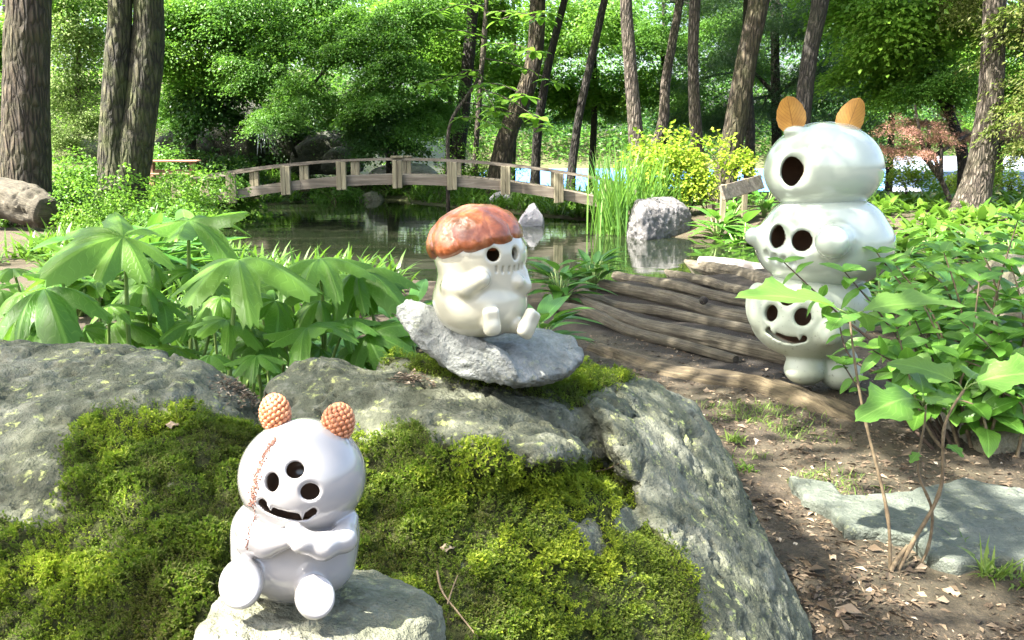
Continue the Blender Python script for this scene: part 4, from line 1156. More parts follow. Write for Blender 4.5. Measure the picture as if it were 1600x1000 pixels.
# ------------------------------------------------------------------ leaves and plants
def strip_leaf(name, nu, nv, width, droop=0.25, fold=0.18, teeth=0.0, wave=0.0):
    """leaf of length 1 along +Y, upper side +Z"""
    uu = np.linspace(0, 1, nu + 1); vv = np.linspace(-1, 1, nv + 1)
    U, Vv = np.meshgrid(uu, vv, indexing='ij')
    w = np.array([width(x) for x in uu])[:, None]
    if teeth: w = w * (1 + teeth * ((np.arange(nu + 1) % 2) * 2 - 1))[:, None]
    X = Vv * w; Y = U.copy(); Z = fold * np.abs(Vv) * w * 1.2 - droop * U ** 2 + wave * np.sin(U * 9 + Vv * 2) * np.abs(Vv) * w
    ii = np.arange(nu)[:, None] * (nv + 1) + np.arange(nv)[None]
    q = np.stack([ii, ii + 1, ii + nv + 2, ii + nv + 1], -1).reshape(-1, 4)
    return mesh_np(name, np.stack([X, Y, Z], -1).reshape(-1, 3), q, True, {'luv': ('FLOAT_VECTOR', 'POINT', np.stack([U, Vv, 0 * U], -1).reshape(-1, 3))})
def palmate(name, seed, nl=8, gap=0.35, droop=0.35, ripple=0.03):
    r_ = np.random.default_rng(seed)
    M_, K = nl * 16, 10
    bnd = np.cumsum(np.concatenate([[0], r_.uniform(.7, 1.3, nl)])); bnd = -math.pi + gap + bnd / bnd[-1] * (2 * math.pi - 2 * gap)
    th = np.concatenate([np.linspace(bnd[i], bnd[i + 1], 17)[:-1] for i in range(nl)] + [bnd[-1:]])
    li = np.minimum(np.arange(M_ + 1) // 16, nl - 1); lv = np.clip((th - bnd[li]) / (bnd[li + 1] - bnd[li]) * 2 - 1, -1, 1)
    depth = r_.uniform(0.38, 0.7, nl + 1); size = r_.uniform(0.72, 1.0, nl) * (0.84 + 0.16 * np.cos((bnd[:-1] + bnd[1:]) / 2))
    ldroop = r_.uniform(-.25, .45, nl)
    dl = np.where(lv < 0, depth[li], depth[np.minimum(li + 1, nl)])
    prof = 1 - (1 - dl) * np.abs(lv) ** 1.6
    tooth = 0.10 * (np.abs(((np.abs(lv) * 2.9 + .2) % 1) - 0.5) * 2 - 0.5) * (np.abs(lv) > 0.08)
    Rr = size[li] * (prof + tooth)
    t_ = (np.arange(1, K + 1) / K)[:, None]
    rr = t_ * Rr[None]
    X = rr * np.sin(th); Y = rr * np.cos(th)
    fold_ = (1 - np.abs(lv))[None] * rr * 0.13 - ldroop[li][None] * rr ** 2 * (1 - np.abs(lv)[None] ** 2)
    Z = -droop * rr ** 2.0 - 0.10 * droop * np.abs(lv)[None] * rr + fold_ + ripple * np.sin(th * 5 + seed)[None] * rr ** 2 + 0.04 * np.sin(X * 7 + seed) * rr
    V = np.concatenate([[[0, 0, 0.0]], np.stack([X, Y, Z], -1).reshape(-1, 3)])
    luv = np.concatenate([[[0, 0, 0.0]], np.stack([t_ * np.ones_like(lv)[None], np.ones_like(t_) * lv[None], 0 * X], -1).reshape(-1, 3)])
    ii = 1 + np.arange(K - 1)[:, None] * (M_ + 1) + np.arange(M_)[None]
    q = np.stack([ii, ii + M_ + 1, ii + M_ + 2, ii + 1], -1).reshape(-1, 4)
    F = np.concatenate([tri(q), np.stack([np.zeros(M_, int), 1 + np.arange(M_), 2 + np.arange(M_)], 1)])
    F = F[:, ::-1]
    return mesh_np(name, V, F, True, {'luv': ('FLOAT_VECTOR', 'POINT', luv)})
M_UMB = foliage('umbrella_leaf', (0.045, 0.145, 0.014), (0.145, 0.285, 0.04), 0.45, 0.40, 'obj', True)
M_HOSTA = foliage('hosta_leaf', (0.03, 0.115, 0.018), (0.10, 0.245, 0.04), 0.32, 0.30, 'obj', True, 0.5)
M_SHRUB = foliage('shrub_leaf', (0.06, 0.18, 0.018), (0.16, 0.33, 0.05), 0.42, 0.38, 'obj', True, 0.45)
M_HYDR = foliage('pale_lobed_leaf', (0.06, 0.17, 0.025), (0.15, 0.28, 0.05), 0.45, 0.42, 'obj', True, 0.4)
M_MAGN = foliage('big_tree_leaf', (0.06, 0.16, 0.02), (0.17, 0.30, 0.04), 0.5, 0.40, 'obj', False, 0.4)
M_STALK = NT('green_stalk'); M_STALK.bsdf(Base_Color=(0.16, 0.24, 0.06), Roughness=0.5); M_STALK = M_STALK.m
M_STEM = clay('brown_stem', (0.07, 0.048, 0.026), (0.15, 0.11, 0.062), (0.24, 0.185, 0.11), 0.8, 30, 0.0)
M_STEMD = clay('dark_stem', (0.03, 0.018, 0.012), (0.07, 0.045, 0.03), (0.12, 0.08, 0.05), 0.8, 30, 0.0)
PALM = [palmate('leaf', 1, 8, .35, .55), palmate('leaf', 2, 7, 0.3, 0.6), palmate('leaf', 3, 8, 0.4, 0.38, 0.06), palmate('leaf', 4, 7, 0.5, 0.95)]
for m_ in PALM: m_.materials.append(M_UMB)
def umbrella(px, py, Y, Rad, n, k, label, spin=0.0, base=None, group='umbrella plants behind the boulder'):
    hub = at(px, py, Y)
    b = np.array([hub[0] + rng.normal(0, .05) if base is None else at(base, 600, Y)[0], hub[1] + 0.06 + rng.normal(0, .03), 0]); b[2] = float(ground_z(b[0], b[1], False))
    o = thing('umbrella_plant', label, 'plant', b, group)
    mid = (hub + b) / 2 + np.array([rng.normal(0, .04), 0.02, 0.05])
    ob('stalk', mesh_np('stalk', *tube(spline([b - [0, 0, .03], mid, hub - np.array(n) / np.linalg.norm(n) * 0.01], 10), np.linspace(0.011, 0.0065, 10) * (0.6 + Rad), 7)), M_STALK, o)
    Rad *= .88
    d = np.array([math.sin(spin), -math.cos(spin), 0.0])
    ob('leaf', PALM[k % 4], None, o, orient(hub, d, n, Rad))
UL = 'broad lobed green leaf on a pale stalk behind the boulder'
for a in ((192, 370, 3.05, .36, (-.45, -.75, .62), 0, 'drooping umbrella leaf on a tall pale stalk at left above the boulder', -0.9, 207),
          (372, 406, 2.95, .40, (.10, -.55, .80), 1, 'broad deeply cut leaf facing the viewer, centre of the patch behind the boulder', 0.3, 345),
          (294, 345, 3.5, .40, (-.05, -.12, 1), 2, 'flat topmost leaf spreading wide above the others behind the boulder', 1.2, 300),
          (68, 452, 2.9, .29, (-.12, -.8, .6), 3, 'folded down leaf of hanging lobes above the left hump of the boulder', 0.0, 70),
          (500, 405, 3.2, .30, (.35, -.35, .85), 0, 'wide leaf with a bright tip reaching right towards the pond', 0.9, 470),
          (560, 424, 3.3, .27, (-.15, -.5, .85), 3, 'leaf on an upright stalk left of the jagged stone', 0.2, 565),
          (480, 512, 2.9, .26, (.05, -.45, .9), 2, 'low pale leaf lying just above the middle hump of the boulder', 0.4, 480),
          (328, 556, 2.72, .13, (-.1, -.4, .9), 1, 'small low leaf in the dip between the two boulder humps', 0.0, 330),
          (402, 556, 2.70, .15, (.2, -.4, .9), 0, 'small low leaf right of the dip between the boulder humps', 0.5, 400)):
    umbrella(*a[:7], a[7], a[8])
for i in range(40):
    px = [20, 110, 150, 240, 330, 430, 445, 500, 540, 570, 250, 30, 90, 170, 380, 560, 300, 460, 540, 130, 210, 410, 600, 345, 500, 0, 275, 60, 640, 575, 140, 225, 300, 355, 405, 455, 505, 35, 95, 180, 265, 385][i]
    py = [420, 405, 440, 412, 440, 470, 425, 470, 500, 448, 470, 492, 478, 478, 500, 540, 505, 535, 470, 515, 520, 530, 535, 465, 545, 452, 545, 515, 500, 525, 440, 445, 425, 500, 450, 500, 440, 460, 430, 505, 525, 545][i]
    Y = rng.uniform(2.95, 3.3) + max(0, (480 - py)) * 0.007
    umbrella(px, py, Y, rng.uniform(.13, .24), (rng.normal(0, .35), -rng.uniform(.2, .75), .8), i, UL + (' over its left hump' if px < 300 else ', beside the dip' if px < 480 else ', near the jagged stone'), rng.uniform(-1.6, 1.6))

def leafy(o, mesh, pos, d, n, s): return ob('leaf', mesh, None, o, orient(pos, d, n, s))
lance = lambda x: 0.155 * math.sin(math.pi * min(1, x ** 0.75)) ** 0.8 + 0.004
ovw = lambda x: 0.27 * math.sin(math.pi * x ** 0.72) ** 0.75 + 0.004
HOS = [strip_leaf('leaf', 8, 4, lance, 0.35, 0.25), strip_leaf('leaf', 8, 4, lance, 0.6, 0.2, 0, .1), strip_leaf('leaf', 8, 4, lance, 0.15, 0.3)]
OVA = [strip_leaf('leaf', 10, 4, ovw, 0.22, 0.18, 0.03), strip_leaf('leaf', 10, 4, ovw, 0.4, 0.12, 0.03, .12), strip_leaf('leaf', 10, 4, ovw, 0.1, 0.3, 0.03)]
def lobew(x):
    b = 0.36 * math.sin(math.pi * min(1, x ** 0.8 + .02)) ** 0.6
    return b * (0.80 + 0.22 * math.cos(2 * math.pi * (x * 2.6 - 0.5))) * (1 + 0.06 * (math.sin(x * 70))) + 0.003
LOB = [strip_leaf('leaf', 34, 6, lobew, 0.25, 0.15, 0, .12), strip_leaf('leaf', 34, 6, lobew, 0.45, 0.10, 0, .15)]
obov = lambda x: 0.21 * math.sin(math.pi * x ** 1.25) ** 0.8 + 0.003
MAG = [strip_leaf('leaf', 6, 2, obov, 0.3, 0.2), strip_leaf('leaf', 6, 2, obov, 0.1, 0.2)]
for l, m_ in ((HOS, M_HOSTA), (OVA, M_SHRUB), (LOB, M_HYDR), (MAG, M_MAGN)):
    for q in l: q.materials.append(m_)
def hosta(pos, n, L, label, group='hosta clumps around the pond', up=0.8):
    pos = np.array(pos, float); pos[2] = float(ground_z(pos[0], pos[1], False))
    o = thing('hosta', label, 'plant', pos, group)
    st = []
    for i in range(n):
        az = i * 2.4 + rng.normal(0, .3); e = rng.uniform(0.15, 1.0) * up
        l = L * rng.uniform(.7, 1.15); h = L * rng.uniform(.25, .85) * (0.5 + e)
        r = L * rng.uniform(.1, .45)
        d = np.array([math.cos(az), math.sin(az), e])
        b = pos + np.array([math.cos(az) * r, math.sin(az) * r, h])
        leafy(o, HOS[i % 3], b, d, (-math.cos(az) * e, -math.sin(az) * e, 1), (l * rng.uniform(.9, 1.2), l, l))
        st.append(tube([pos + rng.normal(0, .015, 3), (pos + b) / 2 + [0, 0, .02], b], 0.006 * L / .25, 5))
    ob('stalks', mesh_np('stalks', *join(st)), M_STALK, o)['kind'] = 'stuff'
def G(px, Y): return (at(px, 300, Y)[0], Y, 0)
HL = 'hosta clump in the leafy bed behind the white sculpture'
for px, Y, n, L, lab, gr in ((165, 7.6, 36, .56, 'dark glossy hosta clump left of the lobed leaves, nearest the bare path', None), (232, 8.4, 34, .52, 'second dark hosta clump behind the topmost lobed leaf', None), (105, 7.0, 28, .42, 'low hosta clump at the edge of the bare path on the far left', None), (290, 9.4, 30, .5, 'hosta clump at the left shore of the pond', None),
                            (597, 3.4, 30, .30, 'bright hosta clump just left of the raised stone end', None), (655, 3.7, 32, .33, 'hosta clump directly behind the brown-capped figurine', None), (545, 4.8, 26, .33, 'hosta clump at the near pond edge between lobed leaves and figurine', None), (842, 5.6, 30, .30, 'hosta clump between the brown-capped figurine and the nearest log', None),
                            (876, 7.8, 34, .30, 'hosta clump at the water edge left of the log steps', None), (930, 8.6, 30, .30, 'small hosta clump at the far ends of the logs', None), (640, 6.0, 26, .36, 'hosta clump at the near shore behind the brown cap', None),
                            (1125, 15.3, 28, .46, 'hosta clump beside the dark boulder at the right bank', None), (1165, 14.7, 34, .55, 'leafy hosta mound spilling over the right bank towards the water', None), (1205, 14.4, 34, .55, 'hosta mound at the right bank partly hidden by the sculpture', None), (1145, 16.3, 26, .40, 'hosta clump under the plank bench', None), (1195, 16.6, 26, .42, 'hosta clump behind the right bank mound', None)):
    hosta(G(px, Y), n, L, lab, up=0.9)
for i, (px, Y) in enumerate(((1390, 7.2), (1440, 6.4), (1500, 6.6), (1560, 6.3), (1420, 8.6), (1480, 8.2), (1545, 8.0), (1600, 7.4), (1400, 10.4), (1460, 10.8), (1530, 10.2), (1590, 9.6), (1630, 6.6))):
    hosta(G(px, Y), 22, rng.uniform(.28, .36), HL, 'hostas in the bed behind the sculpture')

# right-hand leafy shrub
sb = gp(1500, 700, 0)
shrub = thing('leafy_shrub', 'bushy green shrub of oval leaves in front of the stacked sculpture', 'shrub', sb)
SS = [([(1500, 700), (1460, 590), (1400, 560)], 3.85, 3.9, 0), ([(1540, 700), (1560, 600), (1500, 560)], 3.75, 3.8, 0), ([(1580, 700), (1590, 600), (1560, 520)], 3.8, 3.9, 0), ([(1560, 700), (1620, 560), (1630, 400)], 4.0, 4.3, 0), ([(1520, 700), (1560, 520), (1500, 430)], 3.95, 4.2, 0), ([(1500, 700), (1480, 620), (1430, 500)], 3.85, 4.0, 1), ([(1550, 700), (1530, 640), (1470, 620)], 3.7, 3.75, 0), ([(1590, 700), (1600, 640), (1560, 610)], 3.7, 3.75, 0), ([(1540, 690), (1560, 480), (1530, 385)], 4.1, 4.5, 0), ([(1470, 690), (1400, 570), (1310, 490), (1225, 410)], 3.9, 4.25, 2), ([(1480, 690), (1410, 540), (1320, 425)], 4.0, 4.2, 1), ([(1500, 700), (1470, 520), (1400, 415)], 4.0, 4.4, 0), ([(1530, 700), (1505, 500), (1475, 395)], 4.1, 4.5, 0),
      ([(1555, 690), (1550, 500), (1590, 345)], 4.0, 4.3, 0), ([(1570, 700), (1600, 520), (1580, 415)], 4.0, 4.2, 0), ([(1490, 690), (1440, 600), (1360, 545)], 3.85, 3.9, 1), ([(1520, 700), (1500, 600), (1545, 540)], 3.85, 3.85, 0),
      ([(1460, 695), (1400, 645), (1350, 615), (1318, 570)], 3.85, 4.1, 2), ([(1580, 700), (1625, 600), (1600, 480)], 3.9, 4.0, 0), ([(1500, 690), (1440, 500), (1370, 395)], 4.1, 4.5, 0), ([(1520, 690), (1480, 560), (1440, 470)], 3.9, 4.0, 0),
      ([(1480, 690), (1400, 600), (1330, 560), (1310, 500)], 3.95, 4.3, 2), ([(1540, 690), (1520, 560), (1530, 440)], 3.9, 4.0, 0), ([(1545, 690), (1570, 580), (1500, 500)], 3.8, 3.8, 0), ([(1480, 700), (1440, 650), (1400, 510)], 3.8, 3.9, 0), ([(1560, 690), (1590, 630), (1580, 560)], 3.8, 3.8, 0), ([(1510, 690), (1490, 480), (1450, 425)], 4.2, 4.6, 0), ([(1460, 690), (1450, 640), (1420, 500), (1400, 455)], 4.0, 4.3, 0)]
def leaf_pairs(o, P, meshes, t0, step, L, roll=0.0, droopy=0.2, sc=(1, 1)):
    n = len(P); seg = np.linalg.norm(np.diff(P, axis=0), axis=1); s = np.concatenate([[0], np.cumsum(seg)]); tot = s[-1]
    d0, k = t0 * tot, 0
    while d0 < tot * 0.995:
        q = np.array([np.interp(d0, s, P[:, i]) for i in range(3)]); q2 = np.array([np.interp(min(tot, d0 + .02), s, P[:, i]) for i in range(3)])
        T = unit((q2 - q + 1e-6)[None])[0]
        a = np.cross(T, [0, 0, 1.0] if k % 2 == 0 else [0.3, 1, 0.2]); a = unit(a[None])[0]
        grow = 0.65 + 0.5 * math.sin(math.pi * min(1, 0.25 + 0.75 * (d0 / tot)))
        for sg in (-1, 1):
            d = a * sg + T * 0.35 + np.array([rng.normal(0, .25), rng.normal(0, .25) - .15, rng.normal(-.05, .2) - droopy])
            l = L * rng.uniform(.7, 1.2) * grow
            leafy(o, random.choice(meshes), q, d, (rng.normal(0, .25), -.35 + rng.normal(0, .25), 1), (l * sc[0], l, l * sc[1]))
        d0 += step * rng.uniform(.8, 1.25); k += 1
    T = unit((P[-1] - P[-2])[None])[0]
    for j in range(3):
        az = j * 2.1 + rng.uniform(0, 1)
        leafy(o, random.choice(meshes), P[-1], (math.cos(az), math.sin(az) - .2, 0.25 + T[2] * .3), (0, -.3, 1), L * rng.uniform(.55, .95))
for pts, y0, y1, dk in SS:
    m_ = len(pts)
    P = [at(x, y, y0 + (y1 - y0) * i / (m_ - 1)) for i, (x, y) in enumerate(pts)]
    P[0][2] = min(P[0][2], 0.0) - .02
    P = spline(P, 16)
    ob('stem', mesh_np('stem', *tube(P, np.linspace(.009, .0028, 16), 6)), M_STEMD if dk else M_STEM, shrub)
    leaf_pairs(shrub, P, OVA, 0.74 if dk == 2 else 0.36, 0.066, 0.11 if dk == 2 else 0.145)
# pale sapling with lobed leaves in the path
sap = thing('hydrangea_sapling', 'young bare-stemmed sapling with pale lobed leaves growing from the path', 'sapling', gp(1398, 900, 0))
SA = [([(1392, 898), (1384, 800), (1352, 650), (1336, 560), (1330, 498)], 2.62, 2.72, .0062), ([(1396, 905), (1425, 850), (1470, 765), (1478, 665), (1506, 610)], 2.62, 2.66, .0075), ([(1412, 905), (1448, 870), (1456, 800), (1436, 735), (1440, 660), (1442, 632)], 2.64, 2.66, .0055), ([(1380, 915), (1400, 880), (1420, 850)], 2.6, 2.64, .010)]
for pts, y0, y1, r in SA:
    m_ = len(pts)
    P = spline([at(x, y, y0 + (y1 - y0) * i / (m_ - 1)) + rng.normal(0, .003, 3) for i, (x, y) in enumerate(pts)], 26); P[0][2] -= .02
    rr = np.linspace(r * 1.0, r * .5, 26) * (1 + 0.25 * (np.arange(26) % 6 == 0))
    ob('stem', mesh_np('stem', *tube(P, rr, 7, True, .15, 3, (30, 30, 30))), M_STEM, sap)
for hx, hy, Y, tx, ty, ty2, n, L, k in ((1330, 498, 2.72, 1200, 440, 2.66, (0.05, -.16, 1), .33, 0), (1330, 498, 2.72, 1440, 462, 2.66, (-.05, -.14, 1), .28, 0), (1330, 500, 2.72, 1385, 480, 3.0, (0, -.3, 1), .17, 1), (1336, 505, 2.72, 1290, 470, 2.5, (0, .1, 1), .17, 1),
                                   (1442, 632, 2.66, 1362, 612, 2.45, (-.2, -.6, .8), .24, 1), (1442, 632, 2.66, 1440, 570, 2.8, (0, -.7, .6), .14, 0), (1442, 640, 2.66, 1500, 612, 2.7, (0, -.3, 1), .13, 0), (1442, 634, 2.66, 1462, 600, 2.5, (0, -.3, 1), .12, 1),
                                   (1506, 610, 2.66, 1625, 570, 2.6, (.0, -.4, 1), .25, 0), (1506, 610, 2.66, 1408, 556, 2.8, (0, -.5, .9), .21, 0), (1506, 610, 2.66, 1560, 540, 2.9, (0, -.5, .8), .15, 1), (1478, 700, 2.65, 1500, 705, 2.6, (0, -.3, 1), .06, 0), (1437, 712, 2.65, 1420, 722, 2.6, (0, -.3, 1), .05, 0)):
    h = at(hx, hy, Y); q = at(tx, ty, ty2)
    st_ = h + (q - h) * 0.18 + np.array([0, 0, .012])
    ob('leaf_stalk', mesh_np('leaf_stalk', *tube([h, (h + st_) / 2 + [0, 0, .006], st_], .0022, 5)), M_STALK, sap)
    leafy(sap, LOB[k], st_, q - st_, n, L)

# ------------------------------------------------------------------ blades: reeds, grass, straps
def blades(base, az, elev, L, W, bend, seg=4, tint=None):
    n = len(base); k = np.arange(seg + 1) / seg
    d = np.stack([np.cos(az), np.sin(az)], 1)
    ang = elev[:, None] - bend[:, None] * k[None]
    st = (L / seg)[:, None]
    dh = np.cumsum(np.concatenate([np.zeros((n, 1)), np.cos((ang[:, 1:] + ang[:, :-1]) / 2) * st], 1), 1)
    dz = np.cumsum(np.concatenate([np.zeros((n, 1)), np.sin((ang[:, 1:] + ang[:, :-1]) / 2) * st], 1), 1)
    C = base[:, None, :] + np.concatenate([d[:, None, :] * dh[..., None], dz[..., None]], 2)
    s = np.stack([-d[:, 1], d[:, 0], 0 * az], 1)
    prof = np.sin(np.pi * (0.12 + 0.88 * k) ** 0.8) ** 0.7; prof[-1] = 0.02
    off = s[:, None, :] * (W[:, None] * prof[None])[..., None]
    V = np.stack([C - off, C + off], 2).reshape(-1, 3)
    b = np.arange(n)[:, None, None] * (2 * seg + 2); j = np.arange(seg)[None, :, None] * 2
    F = (b + j + np.array([0, 1, 3, 2])[None, None]).reshape(-1, 4)
    return V, F, (None if tint is None else np.repeat(tint, 2 * seg + 2))
def blade_obj(name, data, mat, parent=None):
    V, F, tv = data
    return ob(name, mesh_np(name, V, F, True, {'tint': ('FLOAT', 'POINT', tv)}), mat, parent)
U = rng.uniform
M_REED = foliage('reed_leaf', (0.06, 0.17, 0.035), (0.20, 0.36, 0.06), 0.4, 0.4)
M_STRAP = foliage('strap_leaf', (0.022, 0.075, 0.012), (0.13, 0.24, 0.03), 0.35, 0.35)
M_GRASS = foliage('grass_leaf', (0.05, 0.11, 0.015), (0.20, 0.27, 0.05), 0.35, 0.5)
def clump(px, Y, w, d, n, L, Wd, el=(1.1, 1.55), bend=(.1, .7), z=None):
    x0 = at(px, 350, Y)[0]
    b = np.stack([x0 + rng.normal(0, w, n), Y + rng.normal(0, d, n), np.zeros(n)], 1)
    b[:, 2] = ground_z(b[:, 0], b[:, 1], False) if z is None else z
    return blades(b, U(0, 6.283, n), U(*el, n), L * U(.6, 1.1, n), Wd * U(.6, 1.1, n), U(*bend, n), 5, U(0, 1, n))
for px, Y, w, d, n, L, lab in ((958, 16.2, .17, .2, 150, 1.65, 'tall reed clump standing at the right end of the bridge'), (1000, 16.9, .2, .2, 150, 1.55, 'reed clump behind the dark-fronted boulder'), (1040, 17.4, .2, .2, 110, 1.35, 'shorter reed clump between boulder and yellow-green bush')):
    r_ = thing('reed_clump', lab, 'reeds', (at(px, 350, Y)[0], Y, -.1), 'reeds at the right end of the bridge')
    blade_obj('blades', clump(px, Y, w, d, n, L, .016, (1.2, 1.57), (0.02, .6), -.14), M_REED, r_)['kind'] = 'stuff'
def tuft(px, py, n, L, lab, z=0.0, W=.004):
    q = gp(px, py, z); b = np.repeat(q[None], n, 0) + rng.normal(0, .02, (n, 3)) * [1, 1, 0]
    o = thing('grass_tuft', lab, 'grass', q, 'grass tufts on the path')
    blade_obj('blades', blades(b, U(0, 6.283, n), U(.6, 1.4, n), L * U(.5, 1.1, n), W * U(.7, 1.2, n), U(.2, 1.4, n), 4, U(0, 1, n)), M_GRASS, o)['kind'] = 'stuff'
tuft(1548, 905, 40, .16, 'green grass tuft below the stepping stone at the right edge')
tuft(1592, 915, 26, .12, 'small grass tuft in the right corner beside the larger tuft')
tuft(1150, 690, 40, .07, 'short grass tuft beside the right shoulder of the boulder')
tuft(1165, 735, 36, .06, 'sparse grass tuft on the path next to the boulder edge')
tuft(1500, 860, 12, .10, 'few grass blades at the front edge of the stepping stone')
# bank greenery, beds: masses nobody could count
def scatter(n, fn, zoff=0):
    P = []
    while len(P) < n:
        x, y = fn(); P.append((x, y))
    P = np.array(P); return np.column_stack([P, ground_z(P[:, 0], P[:, 1], False) + zoff])
bank = []
def far_bank():
    while True:
        x, y = U(-9, 9), U(19, 34)
        d = float(poly_dist(np.array([x]), np.array([y]), POND)[0])
        if 0.0 < d < 3.2 and y > 20 + (x < -6) * 0 : return x, y
b = scatter(700, far_bank); nb = 16
B = np.repeat(b, nb, 0) + rng.normal(0, .13, (len(b) * nb, 3)) * [1, 1, 0.0]
n = len(B)
tn = np.repeat(U(0, 1, len(b)), nb) * .6 + U(0, .4, n)
tag(blade_obj('bank_plants', blades(B, U(0, 6.283, n), U(.5, 1.4, n), np.repeat(U(.35, .75, len(b)), nb) * U(.7, 1.1, n), U(.014, .032, n), U(.5, 1.9, n), 4, tn), M_STRAP), 'strap-leaved plants covering the far bank beyond and under the bridge', 'bank plants', kind='stuff')
def right_bed():
    while True:
        x, y = U(2.2, 16), U(6.8, 22)
        if x > 0.32 * y + 0.6 and float(poly_dist(np.array([x]), np.array([y]), POND)[0]) > 0.4: return x, y
b = scatter(620, right_bed); nb = 14
B = np.repeat(b, nb, 0) + rng.normal(0, .07, (len(b) * nb, 3)) * [1, 1, 0.0]; B[:, 2] += U(0, .16, len(B)); n = len(B)
tag(blade_obj('bed_plants', blades(B, U(0, 6.283, n), U(.2, 1.2, n), U(.20, .42, n), U(.03, .062, n), U(.4, 1.6, n), 4, np.repeat(U(0, 1, len(b)), nb) * .6 + U(0, .4, n)), M_STRAP), 'dense low leafy ground cover filling the bed behind the sculpture', 'ground cover', kind='stuff')
def left_bed():
    while True:
        x, y = U(-11, -1.2), U(4.2, 24)
        if y < 10.5 and x < -0.42 * y - 1.0 and not (y < 7): continue
        if x < -6.6 and 10 < y < 16: continue
        if y < 7 and x < -0.42 * y: continue
        if float(poly_dist(np.array([x]), np.array([y]), POND)[0]) > 0.1: return x, y
b = scatter(760, left_bed); nb = 16
B = np.repeat(b, nb, 0) + rng.normal(0, .11, (len(b) * nb, 3)) * [1, 1, 0.0]; n = len(B)
tag(blade_obj('shore_plants', blades(B, U(0, 6.283, n), U(.5, 1.45, n), U(.22, .5, n), U(.010, .026, n), U(.3, 1.7, n), 4, np.repeat(U(0, 1, len(b)), nb) * .6 + U(0, .4, n)), M_STRAP), 'mixed low greenery along the near and left shore of the pond', 'ground cover', kind='stuff')
# short grass and weeds under the lobed leaves and on the path edge
n = 2200
b = np.column_stack([rng.normal(1.18, .14, n), U(2.9, 4.6, n), np.zeros(n)]); b[:, 0] += (b[:, 1] - 3.4) * 0.08
keep = fbm(b * [3, 3, 0] + 5, 2, 91) > 0.12; b = b[keep]; b[:, 2] = ground_z(b[:, 0], b[:, 1]); n = len(b)
tag(blade_obj('path_grass', blades(b, U(0, 6.283, n), U(.4, 1.4, n), U(.02, .06, n), U(.0012, .0024, n), U(.2, 1.5, n), 3, U(0, 1, n)), M_GRASS), 'thin grass creeping over the path beside the boulder', 'grass', kind='stuff')
# litter
M_LITTER = NT('litter'); cl = M_LITTER.ramp(M_LITTER.attr('tint'), [(0, (0.03, 0.02, 0.012)), (0.5, (0.11, 0.078, 0.047)), (0.85, (0.27, 0.205, 0.135)), (1, (0.45, 0.38, 0.29))]); M_LITTER.bsdf(Base_Color=cl, Roughness=0.9); M_LITTER = M_LITTER.m
n = 30000
yy = 2.2 + 4.3 * U(0, 1, n) ** 1.4
b = np.column_stack([0.45 + (yy * 0.62 - 0.1) * U(0, 1, n), yy, np.zeros(n)])
b = b[fbm(b * [4, 4, 0], 3, 93) + U(-.5, .5, len(b)) > -0.1]
b = b[poly_dist(b[:, 0], b[:, 1], W_) > 0.0]; n = len(b)
b[:, 2] = ground_z(b[:, 0], b[:, 1]) + 0.003
az = U(0, 6.283, n)
D = unit(np.stack([np.cos(az), np.sin(az), U(-.25, .35, n)], 1)); N_ = unit(np.stack([rng.normal(0, .5, n), rng.normal(0, .5, n), np.ones(n)], 1))
Lx = rng.gamma(2.0, .0075, n) + .004
V2, F2, tv = leafcards(b, D, N_, Lx, Lx * U(.07, .30, n), .4, np.clip(rng.normal(.45, .24, n), 0, 1))
tag(ob('wood_chips', mesh_np('wood_chips', V2, F2, False, {'tint': ('FLOAT', 'POINT', tv)}), M_LITTER), 'brown wood chips and crumbled leaf litter strewn over the path', 'litter', kind='stuff')
ctr = gp(372, 606, 0.73) if False else at(374, 604, 2.36)
def drop(x, y):                                   # height of the boulder under a plan position
    z = 1.1
    for _ in range(60):
        v = float(boulder_f(np.array([[x, y, z]], np.float32))[0])
        if v < 0.002: break
        z -= max(v * 0.7, 0.002)
    return z
pts = [(ctr[0] + rng.normal(0, .03), ctr[1] + rng.normal(0, .05)) for _ in range(110)] + [(at(640, 590, 2.2)[0] + rng.normal(0, .02), 2.2 + rng.normal(0, .02)) for _ in range(40)]
b = np.array([(x, y, drop(x, y) + .004) for x, y in pts]); b = np.repeat(b, 5, 0) + rng.normal(0, .006, (len(b) * 5, 3)); n = len(b)
az = U(0, 6.283, n); D = unit(np.stack([np.cos(az), np.sin(az), U(-.2, .5, n)], 1)); N_ = unit(np.stack([rng.normal(0, .5, n), rng.normal(0, .5, n), np.ones(n)], 1))
V2, F2, tv = leafcards(b, D, N_, U(.006, .02, n), U(.001, .004, n), .4, U(.3, 1, n))
tag(ob('rock_litter', mesh_np('rock_litter', V2, F2, False, {'tint': ('FLOAT', 'POINT', tv)}), M_LITTER), 'brown crumbled leaf litter caught in the dips of the boulder', 'litter', kind='stuff')
